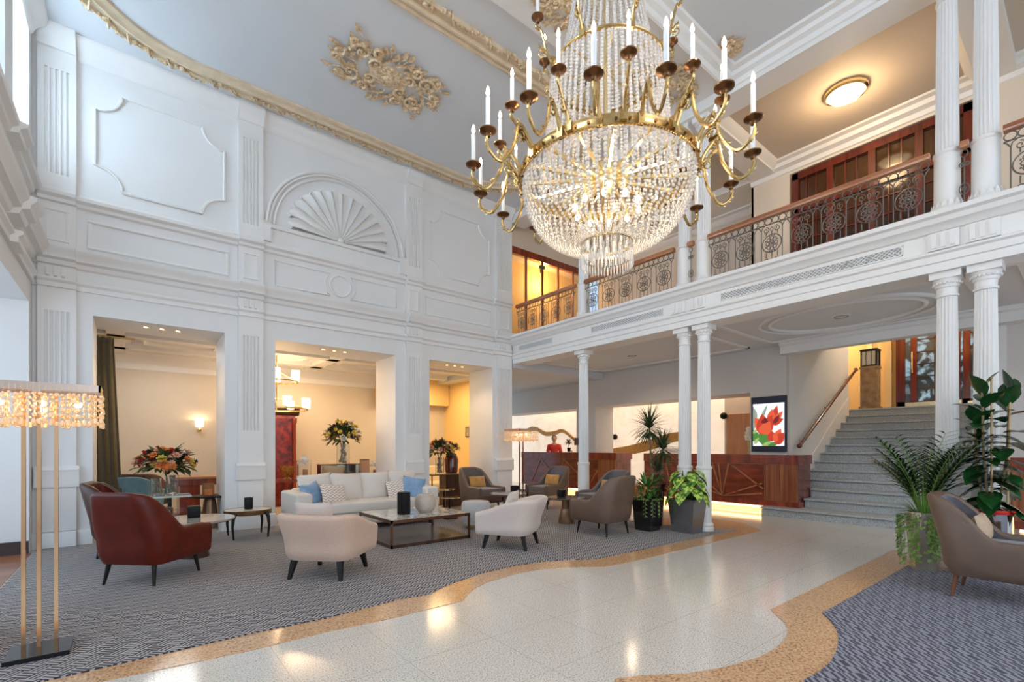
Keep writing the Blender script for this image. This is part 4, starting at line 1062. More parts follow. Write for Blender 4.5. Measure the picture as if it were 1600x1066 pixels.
# candle arms: S-scroll, drip pan, candle sleeve, bulb
def arm(r_in, z_in, r_out, z_out, name, count, off, sc=1.0, rise=.22, dip=.16):
    P = []
    ctl = [(r_in,z_in),(r_in+.05,z_in+.10*sc),(r_in+.13*sc,z_in+.13*sc+rise*.2),(r_in+(r_out-r_in)*.45,z_in+(z_out-z_in)*.3-.01),(r_in+(r_out-r_in)*.72,z_out-dip*1.05),(r_out-.02,z_out-dip*.8),(r_out+.012,z_out-.06),(r_out,z_out)]
    for i in range(len(ctl)-1):
        p0,p1,p2,p3 = ctl[max(i-1,0)],ctl[i],ctl[i+1],ctl[min(i+2,len(ctl)-1)]
        for j in range(6):
            t = j/6; P.append(tuple(.5*((2*p1[k])+(p2[k]-p0[k])*t+(2*p0[k]-5*p1[k]+4*p2[k]-p3[k])*t*t+(3*p1[k]-p0[k]-3*p2[k]+p3[k])*t**3) for k in (0,1)))
    P.append(ctl[-1]); pts = [(r,0,zz_(z)) for r,z in P]
    m = MB(); m.tube(pts, .0135*sc, 7, taper=lambda t: 1.15-.35*t)
    m.box(r_in-.02,r_in+.02,-.022,.022,zz_(z_in)-.03,zz_(z_in)+.05)
    for t in range(8,34,3):   # leaf sheathing
        q = Vector(pts[t]); d = (Vector(pts[t])-Vector(pts[t-1])).normalized(); m.leaf(q,(d.x*.7,0.0,d.z*.7+.5),.05*sc,.026*sc,(0,1,0),0,2); m.leaf(q,(d.x*.8,.0,d.z*.8-.4),.04*sc,.022*sc,(0,1,0),0,2)
    q = pts[10]; cu = [(q[0]+.045*sc*(1-.8*u)*math.cos(PI/2-u*7)+.0, 0, q[2]-.06*sc+.045*sc*(1-.8*u)*math.sin(PI/2-u*7)) for u in [k/14 for k in range(15)]]
    m.tube(cu, .007*sc, 5)
    a = m.build(name, BRASS, root); a.rotation_euler = (0,0,off)
    w = .062*sc; z = zz_(z_out)
    m = MB(); m.lathe([(.0,z-.035),(.016,z-.03),(.02,z-.012),(.030,z-.004),(w*.7,z+.0),(w,z+.012),(w*1.02,z+.02),(w*.9,z+.018),(w*.6,z+.010),(.02,z+.012),(.018,z+.03),(.013,z+.035),(0,z+.035)], 20, (r_out,0,0)); pan_ = m.build('drip_pan', BRASSD, a)
    m = MB(); m.cyl((r_out,0,z+.03),(r_out,0,z+.255*sc),.0175*sc,.0175*sc,12); m.cyl((r_out,0,z+.255*sc),(r_out,0,z+.27*sc),.014*sc,.010*sc,12); cd = m.build('candle', CAND, a)
    m = MB(); m.lathe([(.008*sc,0),(.016*sc,.020*sc),(.013*sc,.042*sc),(.004*sc,.070*sc),(0,.074*sc)], 8, (r_out,0,z+.27*sc)); fl_ = m.build('candle_bulb', FLAME, a)
    for i in range(1,count):
        c = a.copy(); COL.objects.link(c); c.rotation_euler = (0,0,off+2*PI*i/count)
        for ch in (pan_,cd,fl_): d = ch.copy(); COL.objects.link(d); d.parent = c
TOC = math.atan2(-CY,-CX)      # direction from the chandelier to the camera
deg = math.radians
arm(R1+.004, Z1+.03, 1.12, Z1+.05, 'outer_candle_arm', 16, TOC-deg(4))
arm(R1+.004, Z1+.05, .90, Z1+.33, 'inner_candle_arm', 12, TOC+deg(9), .88, .1, .12)
arm(R2+.004, Z2+.02, .60, Z2+.37, 'crown_candle_arm', 8, TOC+deg(22.5), .8, .1, .10)
light('POINT','chandelier_glow',(CX,CY,3.30),26,(1,.76,.50),.03)
light('POINT','chandelier_glow',(CX+.12,CY-.1,4.15),6,(1,.80,.58),.03)
for i in range(6):
    a = 2*PI*i/6+.3; light('POINT','candle_glow',(CX+1.3*math.cos(a),CY+1.3*math.sin(a),Z1+.5),8,(1,.78,.55),.03)
# ------------------------------------------------------------------ armchairs (front faces local +x)
def smooth01(t): t = min(max(t,0),1); return t*t*(3-2*t)
def chair_shell(w, d, zb, zs, ha, hb, th, rc, lean, taper, flare=0.0, trans=.45, rollr=.5):
    """U-shaped upholstered shell. returns outer MB, inner MB"""
    hw, hd = w/2, d/2; path = []
    n_arm, n_c, n_b = 12, 8, 6
    for i in range(n_arm): t = i/n_arm; path.append((hd-(d-rc)*t, -hw, 0, -1))
    for i in range(n_c): a = PI/2*i/n_c; path.append((-hd+rc-rc*math.sin(a), -hw+rc-rc*math.cos(a), -math.sin(a), -math.cos(a)))
    for i in range(n_b+1): t = i/n_b; path.append((-hd, (-hw+rc)+(w-2*rc)*t, -1, 0))
    for i in range(1,n_c+1): a = PI/2*(1-i/n_c); path.append((-hd+rc-rc*math.sin(a), hw-rc+rc*math.cos(a), -math.sin(a), math.cos(a)))
    for i in range(1,n_arm+1): t = i/n_arm; path.append((-hd+rc+(d-rc)*t, hw, 0, 1))
    def height(x, y):
        s = (x+hd)/d
        top = hb-(.035*(abs(y)/hw)**6 if hb-ha > .25 else 0)
        h = ha+(top-ha)*(1-smooth01((s-.12)/trans))
        h -= .02*smooth01((s-.8)/.2)
        return h
    outs, ins = [], []
    for (x,y,nx,ny) in path:
        h = height(x,y); O = []; I = []
        def pos(z, off):
            t = max(0,(z-zs)/(hb-zs)); tb = max(0, (zs-z)/(zs-zb))
            back = 1-smooth01((x+hd)/(d*.6))
            px = x-lean*t*back - nx*(.035*tb*tb) ; py = y*(1-taper*t*t)*(1-.05*tb*tb)
            px += flare*t*nx; py += flare*t*ny
            return (px-nx*off, py-ny*off, z)
        for k in range(9): O.append(pos(zb+(h-th*.5-zb)*(k/8), 0 if k else .02))
        for k in range(1,6): a = PI*k/6; zc = h-th*.5; O.append(pos(zc+th*.5*math.sin(a), th*.5*(1-math.cos(a))))
        for k in range(7): I.append(pos(h-th*.5+(zs-.06-h+th*.5)*(k/6), th))
        I[0] = O[-1] if False else I[0]
        O.append(I[0]); outs.append(O); ins.append(I)
    def grid(rows):
        m = MB(); n = len(rows[0]); vs = [p for r in rows for p in r]
        m.add(vs, [(i*n+j,i*n+j+1,(i+1)*n+j+1,(i+1)*n+j) for i in range(len(rows)-1) for j in range(n-1)], True); return m
    A = grid(outs); B = grid(ins)
    for r_o, r_i in ((outs[0],ins[0]),(outs[-1],ins[-1])):   # arm fronts
        loop = r_o+r_i[1:]; A.add(loop, [tuple(range(len(loop)))], False)
    bot = [o[0] for o in outs]; A.add(bot, [tuple(range(len(bot)))])
    return A, B
def armchair(loc, rz, label, shell_m, inner_m, seat_m, pillow=None, plabel=None, legm=None, hb=.90, group=None):
    root = empty('armchair', (*loc,0.012), label, 'armchair', group, rz)
    w,d = .70,.72
    A,B = chair_shell(w,d,.20,.42,.53,hb,.075,.15,.12,.20,.0,.40)
    A.build('shell', shell_m, root); B.build('inner_upholstery', inner_m, root)
    m = MB(); m.rbox(.03,0,.29,d-.06,w-.17,.17,.03); m.build('seat_base', shell_m, root)
    m = MB(); m.rbox(.05,0,.415,d-.12,w-.18,.13,.05,4,.012); m.build('seat_cushion', seat_m, root)
    for sx,sy in ((-1,-1),(-1,1),(1,-1),(1,1)):
        m = MB(); m.cyl((sx*.25,sy*.23,.23),(sx*.285,sy*.26,0),.024,.012,10); m.build('leg', legm or LEGB, root)
    if pillow:
        c = empty('cushion', (0,0,0), plabel, 'cushion'); 
        m = MB(); pl = pillow_mb(.42,.24,.12); q = pl.build('cover', pillow, c)
        R = Matrix.Translation((loc[0],loc[1],.012)) @ Matrix.Rotation(rz,4,'Z') @ Matrix.Translation((-.12,0,.60)) @ Matrix.Rotation(deg(-14),4,'Y') @ Matrix.Rotation(PI/2,4,'Z') @ Matrix.Rotation(PI/2,4,'X')
        c.matrix_world = R
    return root
def pillow_mb(w,h,t,n=12,fold=0.0):
    m = MB(); vs = []
    def f(u,v,s):
        k_ = max(0,(1-u*u))**.45*max(0,(1-v*v))**.45
        px = u*w/2*(1-.06*(1-abs(v))**1*(abs(u)**3)); py = v*h/2*(1-.06*(1-abs(u))*(abs(v)**3))
        return (px,py,s*t/2*k_)
    for s in (1,-1):
        g = [f(-1+2*i/n,-1+2*j/n,s) for i in range(n+1) for j in range(n+1)]
        m.add(g, [(i*(n+1)+j,(i+1)*(n+1)+j,(i+1)*(n+1)+j+1,i*(n+1)+j+1) for i in range(n) for j in range(n)], True)
    return m
armchair((.18,6.02), deg(46), 'red-brown leather armchair seen from behind beside the round table, nearest the tall floor lamp', LEATHR, LEATHR, FABG)
armchair((.02,7.62), deg(-12), 'brown leather armchair against the wall pier, behind the red-brown one', LEATHB, LEATHR, FABG)
armchair((5.66,4.83), deg(92), 'taupe leather armchair with its back to the planters', LEATHG, FABG, FABG)
armchair((6.68,5.70), deg(168), 'grey velvet armchair with mustard cushion behind the taupe leather chair', FABG, FABS, FABG, MUSTF, 'mustard cushion on the grey armchair nearest the planters')
armchair((7.12,7.62), deg(182), 'grey velvet armchair with mustard cushion in front of the diagonal-inlaid counter', LEATHG, FABS, FABG, MUSTF, 'mustard cushion on the armchair before the reception desk')
armchair((5.62,8.02), deg(-86), 'dark grey armchair with mustard cushion in front of the last wall opening', LEATHG, FABG, FABG, MUSTF, 'mustard cushion on the armchair before the last wall opening')
armchair((5.93,.56), deg(-90), 'taupe leather armchair with slate seat standing alone by the staircase plants', LEATHG, FABS, FABS, mat('tan_velvet',(.62,.45,.30),.7,noise=.2), 'tan cushion on the lone armchair by the staircase plants', legm=mat('walnut_leg',(.20,.07,.03),.35))
mk = MB()

def tubchair(loc, rz, label, fab, hb=.66):
    root = empty('tub_chair', (*loc,.012), label, 'armchair', None, rz)
    A,B = chair_shell(.74,.72,.19,.36,.50,hb,.11,.20,.08,-.06,.03,.85)
    A.build('shell', fab, root); B.build('inner_upholstery', fab, root)
    m = MB(); m.rbox(.03,0,.27,.64,.52,.16,.04); m.build('seat_base', fab, root)
    m = MB(); m.rbox(.06,0,.39,.60,.50,.14,.05,4,.012); m.build('seat_cushion', fab, root)
    for sx,sy in ((-1,-1),(-1,1),(1,-1),(1,1)):
        m = MB(); x,y = sx*.24,sy*.24; x2,y2 = sx*.29,sy*.27; a=.028;b=.016
        m.add([(x-a,y-a,.20),(x+a,y-a,.20),(x+a,y+a,.20),(x-a,y+a,.20),(x2-b,y2-b,0),(x2+b,y2-b,0),(x2+b,y2+b,0),(x2-b,y2+b,0)],[(0,1,2,3),(7,6,5,4),(0,4,5,1),(1,5,6,2),(2,6,7,3),(3,7,4,0)]); m.build('leg', LEGB, root)
    return root
tubchair((1.63,5.10), deg(44), 'blush beige tub chair with its back to the room, in front of the white sofa', BEIGE)
tubchair((3.97,4.97), deg(122), 'ivory tub chair between the coffee table and the bronze tables', CREAMF)
def put_cushion(name, w,h,t, M, mt, label, group=None):
    c = empty(name, (0,0,0), label, 'cushion', group); pillow_mb(w,h,t).build('cover', mt, c); c.matrix_world = M; return c
TR_ = Matrix.Translation; RO = Matrix.Rotation
def cush_M(x,y,z,face,tilt,roll=0): # face: heading the cushion looks to; tilt back
    return TR_((x,y,z)) @ RO(face,4,'Z') @ RO(-tilt,4,'Y') @ RO(PI/2,4,'Z') @ RO(PI/2,4,'X') @ RO(roll,4,'Z')
put_cushion('cushion',.42,.32,.12, cush_M(1.50,5.16,.60,deg(44),deg(14)), CREAMF, 'ivory cushion peeping over the back of the blush tub chair')
put_cushion('cushion',.34,.30,.12, cush_M(4.02,5.02,.60,deg(122),deg(20)), SOFAF, 'white cushion lying in the ivory tub chair')

# ------------------------------------------------------------------ sofa
SXa, SXb, SYf, SYb = 1.86, 4.20, 7.28, 8.22
root = empty('sofa', ((SXa+SXb)/2,(SYf+SYb)/2,.012), 'long off-white linen three-seat sofa under the second wall opening', 'sofa'); o = (-(SXa+SXb)/2,-(SYf+SYb)/2,0)
m = MB(); m.rbox((SXa+SXb)/2,(SYf+SYb)/2+.02,.20,SXb-SXa-.06,SYb-SYf-.06,.22,.04); m.build('base', SOFAF, root, o)
for x_ in (SXa+.115, SXb-.115):
    m = MB(); m.rbox(x_,(SYf+SYb)/2,.36,.23,SYb-SYf,.54,.08,5,.008); m.build('armrest', SOFAF, root, o)
m = MB(); m.rbox((SXa+SXb)/2,SYb-.12,.40,SXb-SXa-.30,.24,.52,.07,4,.008); m.build('backrest', SOFAF, root, o)
m = MB(); m.rbox((SXa+SXb)/2,SYf+.38,.375,SXb-SXa-.47,.74,.16,.06,5,.015); m.build('seat_cushion', SOFAF, root, o)
for x_ in (SXa+.1,SXb-.1):
    for y_ in (SYf+.1,SYb-.1): m = MB(); m.box(x_-.03,x_+.03,y_-.03,y_+.03,0,.10); m.build('leg', LEGB, root, o)
bx = [2.32,2.80,3.30,3.80]
for i,x_ in enumerate(bx):
    put_cushion('back_cushion',.54,.50,.22, cush_M(x_,SYb-.34+(.04 if i in(0,) else 0),.66,deg(-90),deg(16),deg((4,-2,1,-3)[i])), SOFAF, ['off-white back cushion at the end of the sofa nearest the blush tub chair','off-white back cushion second from the armrest by the blue cushion','off-white back cushion of the sofa directly behind the tall black candle','off-white back cushion behind the far chevron cushion'][i])
def chevron():
    m = mat('chevron_weave', (.8,.7,.6), .85); nt = m.node_tree; N = nt.nodes; L = nt.links; x = X(nt); b = N['Principled BSDF']
    tc = N.new('ShaderNodeTexCoord'); sp = N.new('ShaderNodeSeparateXYZ'); L.new(tc.outputs['Object'], sp.inputs[0])
    tri = x('PINGPONG', x('ADD',sp.outputs[0],10), .035); q = x('FRACT', x('DIVIDE', x('ADD', x('ADD', sp.outputs[1], 10), tri), .045))
    g = x('GREATER_THAN', q, .55); mx = N.new('ShaderNodeMixRGB'); mx.inputs[1].default_value = (.82,.77,.70,1); mx.inputs[2].default_value = (.52,.38,.30,1)
    L.new(g, mx.inputs[0]); L.new(mx.outputs[0], b.inputs['Base Color']); return m
CHEV = chevron()
put_cushion('cushion',.40,.38,.15, cush_M(2.20,7.70,.60,deg(-60),deg(24),deg(8)), BLUEF, 'sky blue cushion at the sofa armrest nearest the blush tub chair')
put_cushion('cushion',.42,.36,.14, cush_M(2.50,7.62,.58,deg(-76),deg(26),deg(-5)), CHEV, 'beige chevron cushion next to the blue one by the near armrest')
put_cushion('cushion',.42,.36,.14, cush_M(3.62,7.66,.58,deg(-92),deg(22),deg(3)), CHEV, 'chevron cushion partly behind the tall black candle')
put_cushion('cushion',.40,.38,.15, cush_M(3.86,7.58,.62,deg(-112),deg(18),deg(-10)), BLUEF, 'sky blue cushion at the far sofa armrest above the round vase')

# ------------------------------------------------------------------ coffee table
def marble():
    m = mat('grey_green_marble', (.75,.73,.68), .12, coat=.4); nt = m.node_tree; N = nt.nodes; L = nt.links; b = N['Principled BSDF']
    tc = N.new('ShaderNodeTexCoord'); nz = N.new('ShaderNodeTexNoise'); nz.inputs['Scale'].default_value = 3.5; nz.inputs['Detail'].default_value = 8; nz.inputs['Distortion'].default_value = 2
    cr = N.new('ShaderNodeValToRGB'); e = cr.color_ramp.elements; e[0].position=.40; e[0].color=(.80,.78,.72,1); e[1].position=.62; e[1].color=(.72,.70,.64,1)
    q = e.new(.5); q.color = (.36,.38,.34,1); q = e.new(.46); q.color=(.72,.66,.55,1)
    L.new(tc.outputs['Object'], nz.inputs['Vector']); L.new(nz.outputs['Fac'], cr.inputs[0]); L.new(cr.outputs[0], b.inputs['Base Color']); return m
MARB = marble()
x0,x1,y0,y1,h = 2.62,3.84,5.76,6.86,.37
root = empty('coffee_table', ((x0+x1)/2,(y0+y1)/2,.012), 'low square marble-topped coffee table with bronze frame before the sofa', 'coffee table'); o = (-(x0+x1)/2,-(y0+y1)/2,0)
m = MB(); m.box(x0+.01,x1-.01,y0+.01,y1-.01,h-.02,h); m.build('marble_top', MARB, root, o)
m = MB()
for (a,b,c,d) in ((x0,x1,y0,y0+.025),(x0,x1,y1-.025,y1),(x0,x0+.025,y0,y1),(x1-.025,x1,y0,y1)): m.box(a,b,c,d,h-.045,h-.004)
m.build('frame', mat('bronze_frame',(.20,.09,.045),.3,.8,noise=.2), root, o)
for a in (x0+.0125,x1-.0125):
    for b in (y0+.0125,y1-.0125): m = MB(); m.box(a-.0125,a+.0125,b-.0125,b+.0125,0,h-.04); m.build('leg', mat('bronze_leg',(.20,.09,.045),.3,.8), root, o)
m = MB(); m.box(x0,x1,y0,y1,.0,.045); m.build('lower_shelf', DARKW, root, o)
def candle_pot(x,y,z,r,h,label,sq=False):
    root = empty('candle_holder', (x,y,z), label, 'candle holder')
    m = MB()
    if sq: m.rbox(0,0,h/2,2*r,2*r,h,.008,2)
    else: m.lathe([(r*.96,0),(r,.006),(r,h-.006),(r*.94,h),(r*.86,h),(r*.86,h-.03),(0,h-.03)], 28)
    m.build('body', BLACK, root)
    m = MB(); m.cyl((0,0,h-.03),(0,0,h-.005) if not sq else (0,0,h+.002),r*.8,r*.8,20); m.build('wax', mat('dark_wax',(.03,.025,.02),.5), root)
candle_pot(3.02,6.22,.382,.092,.31,'tall black cylindrical candle on the marble coffee table')
# faceted vase
root = empty('vase', (3.36,6.22,.382), 'rounded grey faceted vase on the marble coffee table', 'vase')
m = MB(); m.lathe([(.09,0),(.145,.05),(.158,.13),(.15,.20),(.115,.255),(.09,.262),(.085,.24),(0,.235)], 10, smooth=False); m.build('body', mat('warm_grey_glass',(.50,.43,.37),.3,noise=.15), root)
# pouf
root = empty('pouf', (4.42,6.46,.012), 'round pale grey velvet pouf with gold foot between sofa and ivory tub chair', 'pouf')
m = MB(); m.lathe([(.0,.07),(.225,.07),(.235,.09),(.24,.25),(.235,.40),(.21,.43),(.12,.44),(0,.443)], 36); m.build('seat', GREYF, root)
m = MB(); m.lathe([(.12,0),(.13,.0),(.13,.07),(.12,.07)], 28); m.build('foot', BRASSL, root)

# ------------------------------------------------------------------ round tables
def pedestal_table(x,y,r,h,label,topm,basem,base='cone'):
    root = empty('pedestal_table', (x,y,.012), label, 'table')
    m = MB(); m.lathe([(0,h-.035),(r-.03,h-.035),(r-.005,h-.022),(r,h-.008),(r-.006,h),(0,h)], 40); m.build('tabletop', topm, root)
    m = MB(); m.lathe([(r*.5,h-.04),(r*.5,h-.034)] , 24)
    m = MB(); m.lathe([(.0,0),(.15,0),(.152,.01),(.10,h*.55),(.085,h*.56),(.085,h-.034),(0,h-.034)], 32); m.build('base', basem, root)
    return root
TOPG = mat('smoky_table_top', (.14,.11,.10), .12, coat=.5, noise=.2, nscale=5)
BRZ = mat('brushed_bronze', (.34,.20,.12), .35, .85, noise=.35, nscale=4)
pedestal_table(5.92,5.86,.33,.45,'round dark table on bronze cone base between the taupe and grey armchairs',TOPG,BRZ)
pedestal_table(5.55,7.05,.36,.45,'round dark table on bronze cone base in front of the last wall opening',TOPG,BRZ)
pedestal_table(.60,6.85,.42,.46,'round grey-topped table between the two brown leather armchairs',mat('pale_table_top',(.52,.48,.45),.15,coat=.5,noise=.15),DARKW)
candle_pot(5.86,5.93,.466,.055,.12,'small black candle cube on the cone table before the taupe armchair',True)
candle_pot(5.70,7.02,.466,.062,.135,'small black candle cube on the table before the dark grey armchair',True)
candle_pot(.60,6.98,.474,.065,.135,'small black candle cube on the grey-topped round table',True)
root = empty('side_table', (1.35,7.93,.012), 'oval side table with four curved dark legs against the first wall pier', 'side table')
m = MB(); m.lathe([(0,.38),(.305,.38),(.31,.385),(.31,.398),(0,.40)], 36, sx=1, sy=.9); m.build('tabletop', mat('cream_stone_top',(.66,.58,.48),.2,noise=.1), root)
m = MB(); m.lathe([(.30,.335),(.315,.335),(.315,.40),(.31,.402),(.30,.335)], 36, sx=1, sy=.9); m.build('apron', mat('bronze_apron',(.20,.10,.045),.3,.8), root)
for sx,sy in ((-1,-1),(-1,1),(1,-1),(1,1)):
    m = MB(); m.tube([(sx*.20,sy*.22,.37),(sx*.225,sy*.235,.30),(sx*.235,sy*.24,.18),(sx*.22,sy*.235,0)], .02, 8, taper=lambda t:1.5-.9*t); m.build('leg', LEGB, root)
candle_pot(1.36,7.95,.414,.058,.17,'black cylindrical candle on the oval side table by the wall pier')
# copper stool behind the grey chair, two small wooden side pieces
root = empty('stool', (8.75,6.4,0), 'tapered polished copper-coloured stool behind the grey armchair', 'stool')
m = MB(); m.lathe([(.0,0),(.13,0),(.14,.02),(.17,.40),(.185,.50),(.17,.52),(0,.52)], 24); m.build('body', mat('copper_wood',(.55,.24,.08),.25,.4,noise=.3), root)

# ------------------------------------------------------------------ floor lamps with crystal shade
def crystal_lamp(x,y,rz,label,hx=.27,hy=.15,poles=((-.075,0),(0,-.05),(.075,.0))):
    root = empty('floor_lamp', (x,y,.012), label, 'floor lamp', None, rz)
    m = MB(); m.box(-.15,.15,-.15,.15,0,.028); m.build('base', mat('black_gloss_base',(.02,.02,.022),.12,.4), root)
    for a,b in poles: m = MB(); m.box(a-.0105,a+.0105,b-.0105,b+.0105,.028,1.66); m.build('pole', mat('rose_brass',(.85,.55,.32),.12,1), root)
    m = MB()
    for (p,q,r_,s_) in ((-hx,hx,-hy,-hy+.012),(-hx,hx,hy-.012,hy),(-hx,-hx+.012,-hy,hy),(hx-.012,hx,-hy,hy)): m.box(p,q,r_,s_,1.675,1.72)
    m.box(-hx,hx,-.02,.02,1.66,1.675); m.box(-.02,.02,-hy,hy,1.66,1.675)
    sh = m.build('shade_frame', mat('lamp_band',(.62,.48,.40),.25,.8), root)
    CH = mat('amber_crystal',(1,.82,.55),.15,trans=.3,emit=(1,.50,.20),es=.10); r = random.Random(5)  # warm bulb light is painted into the crystals' colour and emission
    m = MB(); m2 = MB()
    per = []
    n = int(2*hx/.026)
    for i in range(n+1): per += [(-hx+2*hx*i/n,-hy),(-hx+2*hx*i/n,hy)]
    n = int(2*hy/.026)
    for i in range(1,n): per += [(-hx,-hy+2*hy*i/n),(hx,-hy+2*hy*i/n)]
    for i in range(60): per.append((r.uniform(-hx+.03,hx-.03), r.uniform(-hy+.03,hy-.03)))
    for k_,(a,b) in enumerate(per):
        z = 1.665; L_ = .19+.035*r.random()
        m2.tube([(a,b,1.70),(a,b,1.68-L_)], .0012, 3)
        for q in range(5):
            z = 1.655-L_*(q+.3*r.random())/5; m.ball((a,b,z), .0085+.004*(q==k_%5), 6, 4, (1,1,1.1))
        m.ball((a,b,1.68-L_), .011, 6, 4, (1,1,1.5))
    m.build('crystal_strands', CH, root)['kind'] = 'stuff'; m2.build('wires', BRASSL, sh)
    for sx in (-.5,0,.5): m = MB(); m.ball((sx*hx*1.2,0,1.60), .022, 8, 6); m.build('lamp_bulb', FLAME, root)
    light('POINT','floor_lamp_glow',(x,y,1.58),4,(1,.66,.36),.03)
crystal_lamp(-.455,4.27,deg(0),'brass floor lamp with glowing crystal fringe standing closest to the camera',.30,.16)
crystal_lamp(6.72,8.05,deg(90),'brass floor lamp with crystal shade in the corner by the reception opening',.27,.27,((-.06,0),(.06,0)))

# ------------------------------------------------------------------ lounge furniture
def tagged(m, name, mt, label, cat, loc, parts=()):
    root = empty(name, loc, label, cat); m.build('body', mt, root)
    for pm, pn, pmt in parts: pm.build(pn, pmt, root)
    return root
# writing desk and chairs behind first opening
p = at(345,740,'y',11.0)
root = empty('writing_desk', (1.48,11.1,.012), 'brown leather-topped writing desk in the lounge behind the first opening', 'desk')
m = MB(); m.box(-.85,.75,-.45,.45,.72,.76); m.build('desktop', wood('desk_top',(.30,.13,.05),(.42,.20,.09),.3), root)
m = MB(); m.box(-.80,.70,-.40,.40,.60,.72); m.build('apron', MAHOG, root)
for x_ in (-.62,.52): m = MB(); m.box(x_-.16,x_+.16,-.38,.38,0,.60); m.build('pedestal', MAHOG, root)
TEAL = mat('dusty_blue_leather', (.16,.33,.42), .4, noise=.15)
def lounge_chair(x,y,rz,label,om,im,hb=.82):
    root = empty('desk_chair', (x,y,.012), label, 'chair', None, rz)
    A,B = chair_shell(.62,.58,.28,.44,.62,hb,.05,.26,.10,-.10,.04,.8)
    A.build('shell', om, root); B.build('inner_upholstery', im, root)
    m = MB(); m.rbox(.03,0,.40,.5,.5,.16,.04); m.build('seat', im, root)
    for sx,sy in ((-1,-1),(-1,1),(1,-1),(1,1)): m = MB(); m.cyl((sx*.2,sy*.2,.30),(sx*.24,sy*.24,0),.018,.012,8); m.build('leg', LEGB, root)
lounge_chair(.02,10.15,deg(50),'dusty blue leather chair behind the flower table',TEAL,LEATHR,.84)
lounge_chair(.16,10.75,deg(60),'dark leather chair between the blue chair and the writing desk',LEATHG,LEGB,.86)
# flower table with cube vases
root = empty('console_cube', (.40,9.05,.006), 'black glass cube table under the big flower arrangement', 'table')
m = MB(); m.box(-.30,.30,-.22,.22,.0,.03); m.box(-.30,-.27,-.22,.22,.03,.56); m.box(.05,.08,-.22,.22,.03,.56); m.build('body', BLACK, root)
m = MB(); m.box(-.31,.33,-.23,.23,.56,.585); m.build('glass_top', mat('green_glass',(.55,.65,.60),.05,spec=.8), root)
root = empty('side_table', (1.02,9.3,.006), 'round black side table with conical copper base behind the first opening', 'side table')
m = MB(); m.lathe([(0,.50),(.28,.50),(.29,.51),(.28,.525),(0,.525)], 28); m.build('tabletop', BLACK, root)
m = MB(); m.lathe([(0,0),(.14,0),(.09,.42),(.07,.5),(0,.5)], 24); m.build('base', BRZ, root)
root = empty('hurricane_lamp', (1.0,9.3,.532), 'amber glass hurricane candle jar on the round black side table', 'candle holder')
m = MB(); m.lathe([(.085,0),(.085,.20),(.08,.20),(.08,.01),(0,.01)], 24); m.build('glass', mat('amber_jar',(.65,.35,.15),.08,trans=.7), root)
m = MB(); m.cyl((0,0,.01),(0,0,.10),.06,.06,16); m.build('candle', mat('amber_wax',(.75,.45,.15),.5,emit=(1,.5,.15),es=.25), root)

def bouquet(x,y,z,rad,hgt,label,seed,cols,stem=.25,nfl=26,dark=False):
    root = empty('flower_arrangement', (x,y,z), label, 'flowers'); r = random.Random(seed)
    m = MB()
    for i in range(170):
        a = r.random()*6.28; e = r.uniform(-.15,1.2); d = Vector((math.cos(a)*math.cos(e),math.sin(a)*math.cos(e),math.sin(e)*hgt/rad)); 
        p0 = d*rad*r.uniform(.35,.8); m.leaf(p0, d+Vector((r.uniform(-.5,.5),r.uniform(-.5,.5),r.uniform(-.3,.3))), rad*r.uniform(.35,.65), rad*.2, (0,0,1), .5, 3)
    for i in range(9): a = r.random()*6.28; m.tube([(0,0,-stem),(math.cos(a)*rad*.3,math.sin(a)*rad*.3,hgt*.3)], .005, 4)
    m.build('foliage', mat('bouquet_green',(.06,.11,.03),.6,noise=.5,nscale=6), root)
    for ci,c in enumerate(cols):
        m = MB()
        for i in range(nfl//len(cols)):
            a = r.random()*6.28; e = r.uniform(0,1.35); d = Vector((math.cos(a)*math.cos(e),math.sin(a)*math.cos(e),math.sin(e)*hgt/rad))
            c0 = d*rad*r.uniform(.72,1.0); s_ = rad*r.uniform(.12,.2); dn = d.normalized(); u = dn.orthogonal().normalized(); w = dn.cross(u)
            for ring_ in (0,1):
                for k_ in range(7):
                    t = 2*PI*k_/7+ring_*.4; q = (u*math.cos(t)+w*math.sin(t))*(1.0-.5*ring_)+dn*(.35+.6*ring_); m.leaf(c0, q, s_*1.1, s_*.75, dn, -.2, 3, .2)
            m.ball(tuple(c0+dn*s_*.15), s_*.25, 6, 4)
        m.build('blossoms', mat('petal_%d_%d'%(seed,ci),c,.6,noise=.3,nscale=10), root)
    return root
def glass_vase(x,y,z,r,h,label,water=None):
    root = empty('glass_vase', (x,y,z), label, 'vase')
    m = MB(); m.lathe([(r,0),(r,h),(r-.006,h),(r-.006,.02),(0,.02)], 28); m.build('glass', GLASS, root)
    m = MB(); rr = random.Random(int(x*100))
    for i in range(16): a = rr.random()*6.28; q = r*.6; m.tube([(q*math.cos(a),q*math.sin(a),.03),(q*.7*math.cos(a+2),q*.7*math.sin(a+2),h)], .006, 4)
    for i in range(14): a = rr.random()*6.28; m.ball((r*.5*math.cos(a),r*.5*math.sin(a),.03+h*.6*rr.random()), r*.22, 6, 4)
    m.build('stems', mat('vase_filling',(.30,.20,.07),.5,noise=.6,nscale=30), root)
ORA=(.90,.30,.08); YEL=(.90,.68,.10); RED=(.50,.03,.04); PNK=(.92,.52,.36); PUR=(.05,.01,.04); WHT=(.85,.82,.72); BUR=(.20,.02,.04)
glass_vase(.30,9.05,.592,.075,.26,'shorter square-cut glass vase on the black cube table')
glass_vase(.50,9.07,.592,.085,.30,'taller glass vase on the black cube table')
bouquet(.42,9.05,1.02,.38,.30,'large orange, yellow and burgundy flower arrangement on the black cube table',11,[ORA,PNK,YEL,RED,ORA,PNK,PUR],.14,84)
